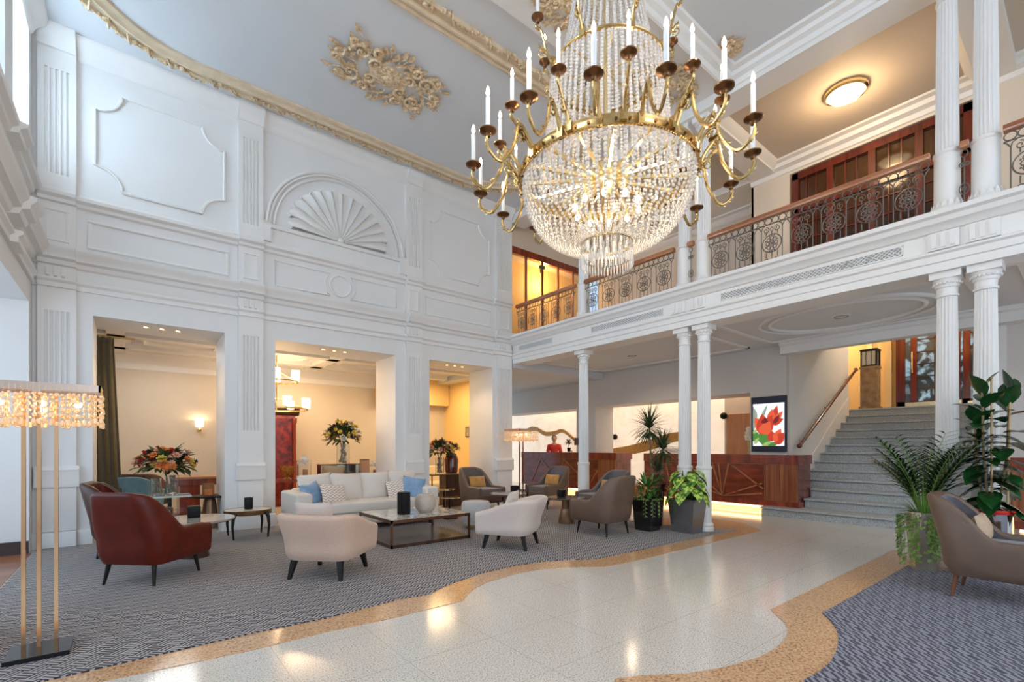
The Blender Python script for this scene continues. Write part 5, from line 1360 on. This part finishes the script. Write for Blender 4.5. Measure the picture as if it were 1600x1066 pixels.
# console behind the sofa
root = empty('console_table', (3.0,9.85,.012), 'long mahogany console table behind the sofa carrying vases', 'console table')
m = MB(); m.box(-1.35,1.3,-.25,.25,.66,.71); m.build('tabletop', MAHOG, root)
for a in (-1.3,1.22): 
    for b in (-.22,.18): m = MB(); m.box(a,a+.05,b,b+.05,0,.66); m.build('leg', MAHOG, root)
m = MB(); m.box(-1.2,1.2,-.2,.2,.2,.24); m.build('shelf', MAHOG, root)
ZC = .723
def onc(u): return at(u,740,'y',9.85).x
root = empty('pressed_glass_bowl', (onc(446)+.02,9.8,ZC), 'amber cut-glass footed bowl at the cabinet end of the console', 'bowl')
m = MB(); m.lathe([(.07,0),(.04,.03),(.05,.05),(.11,.11),(.14,.24),(.13,.24),(.10,.12),(.03,.06),(0,.06)], 12, smooth=False); m.build('glass', mat('amber_cut_glass',(.80,.36,.07),.1,trans=.4,noise=.7,nscale=30), root)
def orchid_jar(x,y,label,s,tint):
    root = empty('orchid_jar', (x,y,ZC), label, 'vase'); h = .30*s; r_ = .12*s
    m = MB(); m.lathe([(r_,0),(r_,h),(r_-.006,h),(r_-.006,.01),(0,.01)], 24); m.build('glass', GLASS, root)
    m = MB(); rr = random.Random(3)
    for i in range(14): a = rr.random()*6.28; m.leaf((0,0,.03),(math.cos(a),math.sin(a),.5),.13*s,.04,(0,0,1),.6,3)
    m.build('leaves', mat('orchid_leaf',(.06,.14,.03),.5), root)
    m = MB()
    for i in range(12):
        a = rr.random()*6.28; c0 = Vector((math.cos(a)*r_*.7*rr.random(),math.sin(a)*r_*.7*rr.random(),h*(.85+.35*rr.random())))
        for k_ in range(5): t = 2*PI*k_/5; m.leaf(c0,(math.cos(t),-.5,math.sin(t)),.045*s,.04*s,(0,-1,0),0,2)
    m.build('blossoms', mat('orchid_white',(.9,.87,.80),.6), root)
    m = MB(); m.cyl((r_*.2,0,.012),(r_*.2,0,h*.5),r_*.35,r_*.35,10); m.build('pot', mat('jar_filling',tint,.5,noise=.5,nscale=30), root)
orchid_jar(onc(474),9.82,'white orchid in a wide glass jar beside the amber bowl',1.15,(.55,.2,.06))
orchid_jar(onc(582),9.78,'smaller white orchid in a glass jar at the pier end of the console',.85,(.5,.12,.06))
root = empty('mirror_box', (onc(535),9.88,ZC), 'long mirrored planter box in the middle of the console', 'box')
m = MB(); m.box(-.46,.36,-.12,.12,0,.25); m.build('body', mat('mirror_glass',(.45,.46,.45),.04,1), root)
m = MB(); m.box(-.47,.37,-.125,.125,.25,.262); m.build('rim', BRASSD, root)
root = empty('hurricane_glass', (onc(566),9.72,ZC), 'tall smoked hurricane glass on the console beside the mirrored box', 'vase')
m = MB(); m.lathe([(.08,0),(.10,.02),(.10,.33),(.105,.34),(.094,.34),(.094,.02),(0,.01)], 24); m.build('glass', mat('smoked_glass',(.75,.60,.50),.06,trans=.85,ior=1.2), root)
m = MB(); m.tube([(.10*math.cos(t),.10*math.sin(t),.345) for t in [2*PI*i/24 for i in range(24)]], .006, 4, True); m.build('rim', BRASSD, root)
glass_vase(onc(537),9.88,ZC+.262,.13,.42,'tall wide glass vase standing on the mirrored box')
bouquet(onc(537),9.88,ZC+.76,.36,.38,'tall arrangement of yellow, pink and white flowers on the mirrored box',21,[YEL,WHT,PNK,PUR,YEL],.2,60)
# low chairs / seat backs behind the sofa
def box_seat(x,y,w,d,h,rz,label,mt):
    root = empty('lounge_seat', (x,y,.012), label, 'armchair', None, rz)
    m = MB(); m.rbox(0,0,.24,w,d,.28,.05); m.build('seat', mt, root)
    m = MB(); m.rbox(0,d/2-.08,h*.5+.05,w,.16,h-.1,.05); m.build('backrest', mt, root)
    for s_ in (-1,1):
        m = MB(); m.rbox(s_*(w/2-.06),0,.34,.12,d,.46,.04); m.build('armrest', mt, root)
        for q in (-1,1): m = MB(); m.cyl((s_*(w/2-.08),q*(d/2-.08),.12),(s_*(w/2-.07),q*(d/2-.07),0),.02,.014,8); m.build('leg', LEGB, root)
IV = mat('ivory_leather', (.78,.66,.46), .45)
box_seat(6.55,11.5,1.9,.85,.80,0,'cream lounge sofa at the ochre wall behind the last opening',IV)
# nest of brass tables and dark chair in third opening
def brass_table(x,y,h,r,label):
    root = empty('side_table', (x,y,.012), label, 'side table')
    m = MB(); m.lathe([(0,h-.02),(r,h-.02),(r,h),(0,h)], 28); m.build('tabletop', BRASSL, root)
    m = MB(); m.cyl((-.02,0,.02),(-.02,0,h-.02),.016,.016,8); m.lathe([(0,0),(r*.75,0),(r*.75,.015),(0,.015)], 24); m.build('stand', LEGB, root)
brass_table(4.72,7.95,.52,.20,'taller round brass side table beyond the sofa armrest')
brass_table(4.60,7.55,.40,.18,'lower round brass side table beyond the sofa armrest')
root = empty('glass_console', (5.45,9.2,.012), 'glass and bronze console with flowers in the last wall opening', 'console table')
m = MB()
for a in (-.42,.38):
    for b in (-.18,.16): m.box(a,a+.02,b,b+.02,0,.72)
for z_ in (.0,.70): m.box(-.42,.40,-.18,-.16,z_,z_+.02); m.box(-.42,.40,.16,.18,z_,z_+.02); m.box(-.42,-.40,-.18,.18,z_,z_+.02); m.box(.38,.40,-.18,.18,z_,z_+.02)
m.build('frame', BRASSD, root)
m = MB(); m.box(-.42,.40,-.18,.18,.72,.732); m.build('glass_top', mat('console_glass',(.75,.65,.45),.05,trans=.5), root)
m = MB(); m.box(-.05,.36,-.15,.15,.02,.70); m.build('dark_cabinet', DARKW, root)
glass_vase(5.33,9.2,.745,.10,.36,'glass flower vase on the glass console in the last opening')
bouquet(5.33,9.2,1.20,.33,.28,'orange and yellow flowers in the last wall opening',31,[ORA,YEL,RED,PNK],.14,56)
root = empty('urn', (5.72,9.35,.745), 'dark red shouldered urn beside the flowers in the last opening', 'vase')
m = MB(); m.lathe([(.12,0),(.15,.02),(.16,.30),(.12,.42),(.06,.46),(.07,.48),(0,.47)], 24); m.build('body', mat('oxblood_glaze',(.10,.012,.010),.15,coat=.5), root)
bouquet(5.74,9.35,1.30,.17,.12,'burgundy blossoms rising from the dark red urn',33,[BUR,PNK,RED],.1,18)
# carved red cabinet
x_ = at(445,650,'y',12.0).x
root = empty('display_cabinet', (x_-.24,12.1,.012), 'tall carved red lacquer cabinet with dark cornice behind the second opening', 'cabinet')
RC = mat('red_lacquer', (.24,.018,.009), .3, noise=.85, nscale=9)
m = MB(); m.box(-.55,.42,-.28,.28,0,2.05); m.build('carcass', MAHOG, root)
m = MB(); m.extr([(0,2.05),(.04,2.07),(.10,2.16),(.12,2.22),(0,2.22)], -.60,.50, lambda t,d,z:(t,-.28-d,z)); m.box(-.6,.5,-.28,.28,2.05,2.22); m.lathe([(0,0),(.09,.03),(.1,.12),(0,.15)],16,(-.05,-.15,2.22)); m.build('cornice', DARKW, root)
for s_ in (-.52,-.08): m = MB(); m.box(s_,s_+.42,-.31,-.28,.1,1.98); m.build('door', RC, root)
for s_ in (-.55,.37): m = MB(); m.lathe([(.05,.05),(.04,.15),(.04,1.85),(.055,1.9),(.055,2.0)], 12, (s_+.03,-.31,0)); m.build('corner_column', MAHOG, root)
# lounge chandelier
c_ = at(452,600,'y',10.9)
root = empty('pendant_chandelier', (c_.x-.25,10.9,3.32), 'two-tier brass ring chandelier with glass shades in the lounge', 'chandelier')
m = MB(); m.lathe([(0,-.05),(.08,-.04),(.09,0)], 16); m.cyl((0,0,-.04),(0,0,-1.25),.012); m.build('rod', BRASS, root)
SHG = mat('lit_shade_glass',(1,.92,.8),.3,emit=(1,.80,.52),es=1.5)
for (z_,R_,n_,of) in ((-.62,.42,6,.3),(-1.20,.62,8,.1)):
    m = MB(); m.lathe([(R_-.012,z_),(R_,z_),(R_,z_+.03),(R_-.012,z_+.03),(R_-.012,z_)], 40)
    for i in range(3): a = 2*PI*i/3; m.tube([(0,0,z_+.25),(R_*math.cos(a),R_*math.sin(a),z_+.02)], .006, 4)
    m.build('ring', BRASS, root)
    for i in range(n_):
        a = 2*PI*i/n_+of; cx_,cy_ = R_*math.cos(a),R_*math.sin(a)
        m = MB(); m.lathe([(.045,.05),(.075,.06),(.085,.24),(.08,.24),(.07,.065),(.0,.06)], 14, (cx_,cy_,z_)); m.build('glass_shade', SHG, root)
light('POINT','lounge_chandelier_glow',(c_.x-.25,10.9,2.35),35,(1,.70,.40),.3)
# ------------------------------------------------------------------ planters and plants
def square_pot(x0,x1,y0,y1,h,fl,label,mt,rz=0):
    cx_,cy_ = (x0+x1)/2,(y0+y1)/2; root = empty('planter', (cx_,cy_,.012), label, 'planter'); a,b = (x1-x0)/2,(y1-y0)/2; t = .02
    A,B = a*fl,b*fl
    v = [(-a,-b,0),(a,-b,0),(a,b,0),(-a,b,0),(-A,-B,h),(A,-B,h),(A,B,h),(-A,B,h),(-A+t,-B+t,h),(A-t,-B+t,h),(A-t,B-t,h),(-A+t,B-t,h),(-A+t,-B+t,h-.05),(A-t,-B+t,h-.05),(A-t,B-t,h-.05),(-A+t,B-t,h-.05)]
    f = [(3,2,1,0)]+[(i,(i+1)%4,4+(i+1)%4,4+i) for i in range(4)]+[(4+i,4+(i+1)%4,8+(i+1)%4,8+i) for i in range(4)]+[(8+i,8+(i+1)%4,12+(i+1)%4,12+i) for i in range(4)]
    m = MB(); m.add(v,f); m.build('pot', mt, root)
    m = MB(); m.add([(-A+t,-B+t,h-.045),(A-t,-B+t,h-.045),(A-t,B-t,h-.045),(-A+t,B-t,h-.045)],[(0,1,2,3)]); m.build('soil', SOIL, root)
    return root
SOIL = mat('potting_soil', (.04,.025,.015), .95, noise=.5)
BLKG = mat('black_gloss_pot', (.015,.015,.016), .08, coat=.6)
SIL = mat('brushed_steel_pot', (.42,.43,.45), .22, .9, noise=.2, nscale=3)
CHR = mat('chrome_pot', (.75,.75,.75), .06, 1)
def leafmat(n, c, rough=.4): 
    m = mat(n, c, rough, noise=.35, nscale=9); return m
G1 = leafmat('dracaena_green',(.05,.09,.03)); G2 = leafmat('fresh_green',(.07,.22,.03)); G3 = leafmat('deep_green',(.02,.075,.02),.25); G4 = leafmat('pale_variegated',(.30,.42,.12)); STEM = mat('plant_stem',(.30,.22,.12),.7,noise=.3)
def plant(name, loc, label): return empty(name, loc, label, 'plant')
# grey steel planter with dieffenbachia
square_pot(6.62,6.91,3.90,4.24,.52,1.32,'tapered square steel planter beside the column pair',SIL)
def variegated():
    m = mat('dumb_cane_leaf',(.3,.6,.1),.4); nt = m.node_tree; N = nt.nodes; L = nt.links; b = N['Principled BSDF']
    tc = N.new('ShaderNodeTexCoord'); nz = N.new('ShaderNodeTexNoise'); nz.inputs['Scale'].default_value = 22; nz.inputs['Detail'].default_value=2
    cr = N.new('ShaderNodeValToRGB'); e = cr.color_ramp.elements; e[0].position=.45; e[0].color=(.05,.20,.02,1); e[1].position=.58; e[1].color=(.55,.70,.12,1)
    L.new(tc.outputs['Object'],nz.inputs['Vector']); L.new(nz.outputs['Fac'],cr.inputs[0]); L.new(cr.outputs[0],b.inputs['Base Color']); return m
root = plant('dumb_cane', (6.76,4.06,.48), 'bright yellow-green variegated broad-leaf plant in the steel planter')
r = random.Random(2); m = MB(); ms = MB()
for i in range(24):
    a = i*2.4; e = .15+1.1*(i/20); R_ = .07+.12*(1-i/24); base = Vector((.04*math.cos(a),.04*math.sin(a),.02)); tip = Vector((math.cos(a)*R_,math.sin(a)*R_,.12+.40*(i/24)))
    ms.tube([base,base.lerp(tip,.5)+Vector((0,0,.05)),tip], .008, 5)
    m.leaf(tip,(math.cos(a)*.75,math.sin(a)*.75,-.05-.35*(1-i/24)),.28,.18,(0,0,1),1.3,7,.08)
m.build('leaves', variegated(), root); ms.build('stems', G2, root)
# black planter with mixed plants
square_pot(6.30,6.56,4.42,4.70,.52,1.3,'tapered square glossy black planter next to the taupe armchair',BLKG)
root = plant('mixed_foliage_plant', (6.43,4.56,.48), 'low bushy green plant with trailing pale leaves in the black planter')
m = MB(); m2 = MB()
for i in range(120):
    a = r.random()*6.28; e = r.uniform(-.3,1.3); q = r.uniform(.05,.2); m.leaf((q*math.cos(a),q*math.sin(a),.02+.16*r.random()),(math.cos(a)*math.cos(e),math.sin(a)*math.cos(e),math.sin(e)),.10,.04,(0,0,1),.6,3)
for i in range(40):
    a = r.uniform(2.4,5.6); q = .16+.03*r.random(); z = .05-.02*r.random(); m2.leaf((q*math.cos(a),q*math.sin(a),z),(math.cos(a),math.sin(a),.3),.07,.035,(0,0,1),1.0,3)
for k_ in range(3):
    a = 3.6+.5*k_; P = [(.17*math.cos(a),.17*math.sin(a),.04),(.23*math.cos(a),.23*math.sin(a),-.03),(.235*math.cos(a),.235*math.sin(a),-.25)]; m2.tube(P,.003,4)
    for q in range(8): m2.leaf((.235*math.cos(a),.235*math.sin(a),-.03*q),(math.cos(a+(q%2)*2-1),math.sin(a+(q%2)*2-1),-.3),.05,.035,(0,0,1),.6,3)
for i in range(26):
    a = r.random()*6.28; e = r.uniform(.3,1.4); m.leaf((.05*math.cos(a),.05*math.sin(a),.22),(math.cos(a)*math.cos(e),math.sin(a)*math.cos(e),math.sin(e)),.26,.055,(0,0,1),.7,5)
m.tube([(0,0,-.02),(.0,.0,.25)], .012, 6)
m.build('foliage', G2, root); m2.build('pale_leaves', G4, root)
# tall dracaena in dark brown pot
root = empty('planter', (6.92,4.72,.012), 'tall narrow dark brown planter behind the black one', 'planter')
m = MB(); m.lathe([(.10,0),(.15,.60),(.155,.62),(.13,.62),(.125,.56),(0,.56)], 4, smooth=False); m.build('pot', mat('brown_gloss_pot',(.10,.045,.025),.15,coat=.5), root)
m = MB(); m.cyl((0,0,.54),(0,0,.57),.115,.115,12); m.build('soil', SOIL, root)
root = plant('dracaena', (6.92,4.72,.58), 'tall spiky dark dracaena with three leaf tufts in front of the glowing onyx wall')
m = MB(); ms = MB()
for (dx,dy,h_,n_,L_) in ((-.07,.10,1.10,110,.44),(.05,-.08,.74,100,.42),(.0,-.02,.36,80,.34)):
    ms.tube([(dx*.3,dy*.3,-.02),(dx*.8,dy*.8,h_*.5),(dx,dy,h_)], .016, 7)
    for i in range(n_):
        a = i*2.4; e = -.55+1.95*((i/n_)**.9); zz = h_-.10+.12*(i/n_)
        m.leaf((dx+.012*math.cos(a),dy+.012*math.sin(a),zz),(math.cos(a)*math.cos(e),math.sin(a)*math.cos(e),math.sin(e)),L_*r.uniform(.75,1.05),.028,(0,0,1),r.uniform(.5,1.3),5,.1,.6)
m.build('leaves', G1, root); ms.build('trunks', STEM, root)
root = plant('croton', (6.66,4.44,.0), 'dark red-leaved plant tucked between the black and steel planters')
m = MB()
for i in range(30):
    a = r.random()*6.28; e = r.uniform(.1,1.3); m.leaf((0,0,.62+.05*r.random()),(math.cos(a)*math.cos(e),math.sin(a)*math.cos(e),math.sin(e)),.17,.045,(0,0,1),.7,4)
m.build('leaves', mat('croton_red',(.16,.02,.02),.4,noise=.5), root)
m = MB(); m.tube([(0,0,.02),(0,0,.66)],.01,5); m.build('stem', STEM, root)
# doorstop-like white cone at the column foot is the column's own base; small wet-floor cone
# right: palm planter
PX_, PY_ = 6.70,1.22
root = empty('planter', (PX_,PY_,.012), 'tall cream and chrome planter hidden by trailing ivy, in front of the staircase', 'planter')
m = MB(); m.lathe([(.12,0),(.16,.58),(.165,.62),(.145,.62),(.14,.57),(0,.57)], 24); m.build('pot', mat('cream_gloss_pot',(.55,.48,.38),.12,.6), root)
m = MB(); m.cyl((0,0,.56),(0,0,.58),.135,.135,16); m.build('soil', SOIL, root)
root = plant('areca_palm', (PX_,PY_,.58), 'feathery areca palm with arching fronds in front of the staircase')
m = MB(); ms = MB()
for i in range(34):
    a = i*2.4+.4; L_ = r.uniform(.62,.92)*(1 if i%3 else .75); e = r.uniform(1.26,1.55); d = Vector((math.cos(a)*math.cos(e),math.sin(a)*math.cos(e),math.sin(e))); p = Vector((.03*math.cos(a),.03*math.sin(a),0)); P = [p.copy()]
    n_ = 16
    for k_ in range(n_):
        d = (d+Vector((math.cos(a)*.035,math.sin(a)*.035,-.022))).normalized(); p = p+d*L_*1.15/n_; P.append(p.copy())
        if k_ > 3:
            side = d.cross(Vector((0,0,1))); side = side.normalized() if side.length>.01 else Vector((1,0,0)); l = .19*math.sin(PI*min(1,(k_-2)/(n_-1)))+.06
            for sg in (-1,1):
                m.leaf(p, side*sg*1.0+d*1.1+Vector((0,0,.15)), l, .023, (0,0,1), .7, 3, .1)
    ms.tube(P, .006, 4, taper=lambda t:1.2-.9*t)
m.build('fronds', G3, root); ms.build('stalks', leafmat('palm_stalk',(.20,.38,.06)), root)
root = plant('spider_plant', (PX_,PY_,.585), 'striped arching spider plant at the rim of the cream planter')
m = MB()
for i in range(60):
    a = r.random()*6.28; e = r.uniform(.2,1.35); m.leaf((.08*math.cos(a),.08*math.sin(a),0),(math.cos(a)*math.cos(e),math.sin(a)*math.cos(e),math.sin(e)),r.uniform(.2,.34),.018,(0,0,1),1.5,6,.15,.6)
m.build('leaves', leafmat('light_green_blade',(.14,.34,.06)), root)
root = plant('trailing_ivy', (PX_,PY_,.60), 'pale trailing ivy cascading over the cream planter down to the carpet')
m = MB(); ms = MB()
for k_ in range(17):
    a = r.uniform(1.8,5.0); q = .17; L_ = r.uniform(.25,.56); P = [(q*.8*math.cos(a),q*.8*math.sin(a),.0),((q+.03)*math.cos(a),(q+.03)*math.sin(a),.0)]
    for j in range(1,8): P.append(((q+.03+.012*math.sin(j+k_))*math.cos(a+.03*math.sin(j*2+k_)),(q+.03)*math.sin(a+.03*math.sin(j*2+k_)),-L_*j/7))
    ms.tube(P,.0025,3)
    for j in range(int(L_/.02)):
        t = a+r.uniform(-.14,.14); zz = -.02*j; m.leaf(((q+.035)*math.cos(t),(q+.035)*math.sin(t),zz),(math.cos(t)+r.uniform(-.8,.8),math.sin(t)+r.uniform(-.8,.8),-.4),.055,.038,(0,0,1),.5,3,.1)
m.build('leaves', leafmat('ivy_variegated',(.24,.38,.10)), root); ms.build('vines', G2, root)
# rubber plant
root = empty('planter', (6.72,.70,.012), 'chrome cylinder planter with red rim under the rubber plant', 'planter')
m = MB(); m.lathe([(.13,0),(.155,.66),(.14,.66),(.135,.62),(0,.62)], 28); m.build('pot', CHR, root)
m = MB(); m.lathe([(.135,.66),(.165,.66),(.17,.685),(.16,.70),(.14,.70),(.135,.66)], 28); m.build('rim', mat('red_rim',(.65,.03,.02),.3), root)
m = MB(); m.cyl((0,0,.62),(0,0,.67),.13,.13,16); m.build('soil', SOIL, root)
root = plant('rubber_plant', (6.72,.70,.68), 'tall rubber plant with large glossy dark leaves tied to bamboo canes')
m = MB(); ms = MB(); mc = MB()
for (bx_,by_,hh) in ((-.04,.04,1.20),(.05,-.07,1.16),(.0,.08,.9)):
    ms.tube([(bx_*.5,by_*.5,-.02),(bx_*1.4,by_*1.4,hh*.5),(bx_*1.6,by_*1.6,hh)], .012, 6)
    for i in range(22):
        t = (i+1)/22; a = i*2.4+bx_*40; e = -.15+1.5*t**3+r.uniform(-.15,.25); p = Vector((bx_*1.5*t,by_*1.5*t,hh*t))
        m.leaf(p,(math.cos(a)*math.cos(e),math.sin(a)*math.cos(e),math.sin(e)),r.uniform(.30,.38)*(1.08-.35*t),r.uniform(.15,.18),(0,0,1),.8,6,.12,.95)
for (a,b) in ((-.03,.0),(.05,-.1)): mc.tube([(a,b,-.03),(a*1.5,b*1.2,1.34)], .010, 7)
m.build('leaves', leafmat('glossy_rubber_leaf',(.014,.075,.018),.16), root); ms.build('stems', STEM, root); mc.build('bamboo_canes', mat('bamboo',(.62,.42,.20),.5), root)
# flowers and small items on the counters
p = Vector((10.3,4.72,1.192)); root = empty('counter_vase', tuple(p), 'slim vase of white flowers on the counter beside the screen', 'flowers')
m = MB(); m.lathe([(.05,0),(.04,.12),(.06,.28),(.055,.28),(0,.26)], 16); m.build('vase', mat('yellow_green_glass',(.55,.50,.12),.1,noise=.4), root)
m = MB()
for i in range(40):
    a = r.random()*6.28; c0 = Vector((math.cos(a)*.08*r.random(),math.sin(a)*.10*r.random(),.30+.24*r.random()))
    for k_ in range(5): t = 2*PI*k_/5; m.leaf(c0,(-.3,math.cos(t),math.sin(t)),.05,.04,(-1,0,0),0,2)
m.build('blossoms', mat('cream_petals',(.85,.76,.60),.6), root)
p = at(889,708,'x',10.2); root = empty('potted_orchid', (10.2,p.y,1.192), 'small dark-flowered pot plant on the reception counter by the pier', 'plant')
m = MB(); m.lathe([(.04,0),(.06,.12),(.055,.12),(0,.11)], 14); m.build('pot', LEGB, root)
m = MB(); m.tube([(0,0,.1),(.0,.02,.3)],.008,5)
for i in range(40): a = r.random()*6.28; e = r.uniform(-.3,1.4); m.leaf((0,.02,.28),(math.cos(a)*math.cos(e),math.sin(a)*math.cos(e),math.sin(e)),.14,.045,(0,0,1),.8,3)
m.build('leaves', mat('dark_orchid_leaf',(.10,.04,.03),.5,noise=.5), root)
root = empty('card_holder', (10.1,6.4,1.192), 'flat cream box on the counter behind the dracaena', 'box'); m = MB(); m.rbox(0,0,.05,.2,.5,.10,.01,2); m.build('body', CREAM, root)
root = empty('service_bell', (10.05,9.75,1.192), 'small brass service bell on the reception counter', 'bell'); m = MB(); m.lathe([(.04,0),(.04,.01),(.035,.03),(.015,.045),(0,.05)],16); m.build('dome', BRASSL, root); m = MB(); m.cyl((0,0,.05),(0,0,.06),.006); m.build('button', BRASSD, root)

# ------------------------------------------------------------------ receptionist
SKIN = mat('skin', (.62,.36,.25), .5); HAIR = mat('dark_hair', (.045,.02,.012), .5); REDJ = mat('coral_red_jacket', (.72,.05,.03), .7, noise=.15)
def skinmesh(name, V, E, R, mt, parent, sub=2, root_i=0):
    me = bpy.data.meshes.new(name); me.from_pydata(V, E, []); o = bpy.data.objects.new(name, me); COL.objects.link(o); me.materials.append(mt)
    if parent: o.parent = parent
    sk = o.modifiers.new('skin','SKIN'); sk.use_smooth_shade = True
    if not me.skin_vertices: me.attributes.get('x')
    bm = bmesh.new(); bm.from_mesh(me); lay = bm.verts.layers.skin.verify(); bm.verts.ensure_lookup_table()
    for i,v in enumerate(bm.verts):
        rr = R[i]; v[lay].radius = rr if isinstance(rr, tuple) else (rr,rr); v[lay].use_root = (i==root_i)
    bm.to_mesh(me); bm.free()
    ss = o.modifiers.new('sub','SUBSURF'); ss.levels = sub; ss.render_levels = sub
    return o
pp = at(866,700,'x',11.0)
# front is local -y ; faces towards the lobby, turned to the picture's left
root = empty('person', (11.0,pp.y,0), 'receptionist in a coral red jacket standing behind the counter, dark hair tied back', 'person', None, deg(-40))
V = [(0,0,.95),(0,0,1.10),(0,-.005,1.27),(0,.0,1.40),(0,.0,1.47),(0,-.01,1.53),
     (.17,0,1.38),(.22,-.02,1.14),(.16,-.20,1.05),(.06,-.30,1.10),
     (-.17,0,1.38),(-.22,-.02,1.14),(-.16,-.20,1.05),(-.05,-.31,1.08),
     (.09,0,.88),(.095,-.01,.50),(.095,.01,.09),(.10,-.12,.04),(-.09,0,.88),(-.095,-.01,.50),(-.095,.01,.09),(-.10,-.12,.04)]
E = [(0,1),(1,2),(2,3),(3,4),(4,5),(3,6),(6,7),(7,8),(8,9),(3,10),(10,11),(11,12),(12,13),(0,14),(14,15),(15,16),(16,17),(0,18),(18,19),(19,20),(20,21)]
R = [(.15,.11),(.12,.09),(.14,.10),(.11,.07),.052,.05,.062,.048,.038,.026,.062,.048,.038,.026,.085,.06,.042,.035,.085,.06,.042,.035]
skinmesh('body', V, E, R, SKIN, root)
Vj = [(0,0,.90),(0,0,1.10),(0,-.005,1.27),(0,.0,1.40),(0,.0,1.45),(.17,0,1.375),(.22,-.02,1.14),(.165,-.19,1.06),(-.17,0,1.375),(-.22,-.02,1.14),(-.165,-.19,1.06)]
Ej = [(0,1),(1,2),(2,3),(3,4),(3,5),(5,6),(6,7),(3,8),(8,9),(9,10)]
skinmesh('jacket', Vj, Ej, [(.175,.135),(.14,.11),(.165,.125),(.13,.09),.068,.078,.062,.052,.078,.062,.052], REDJ, root)
m = MB(); m.ball((0,-.015,1.60), .088, 16, 12, (.86,1.0,1.28)); m.leaf((0,-.10,1.615),(0,-.5,-1),.035,.028,(0,-1,0),0,3); m.ball((0,-.105,1.585),.013,8,6,(1,1.1,1.1))
for s_ in (-1,1): m.ball((s_*.078,-.0,1.60),.02,8,6,(.5,1,1.4))
m.build('head', SKIN, root)
m = MB()
for s_ in (-1,1): m.ball((s_*.030,-.092,1.625),.010,8,6)
m.build('eyes', BLACK, root); m = MB(); m.ball((0,-.094,1.553),.017,8,6,(1.3,.5,.45)); m.build('lips', mat('lips',(.5,.10,.08),.4), root)
m = MB(); m.ball((0,.018,1.632), .096, 16, 12, (.93,1.0,1.12)); m.ball((0,.115,1.60),.042,10,8,(1,1,1.2)); m.build('hair', HAIR, root)
for s_ in (-1,1):   # hands resting over the counter edge
    bx_,by_,bz_ = (.055 if s_>0 else -.045)*1,-.325,1.10
    V = [(bx_,by_,bz_),(bx_-s_*.01,by_-.05,bz_)]; E=[(0,1)]; R=[.024,.026]
    for f in range(4):
        dx = (f-1.5)*.017; L_ = (.06,.07,.066,.052)[f]; k_ = len(V)
        V += [(bx_+dx,by_-.075,bz_),(bx_+dx*1.1,by_-.075-L_*.5,bz_-.006),(bx_+dx*1.1,by_-.075-L_,bz_-.02)]; E += [(1,k_),(k_,k_+1),(k_+1,k_+2)]; R += [.009,.008,.007]
    k_ = len(V); V += [(bx_-s_*.03,by_-.03,bz_),(bx_-s_*.045,by_-.06,bz_-.008)]; E += [(0,k_),(k_,k_+1)]; R += [.010,.008]
    skinmesh('hand', V, E, R, SKIN, root, 1)
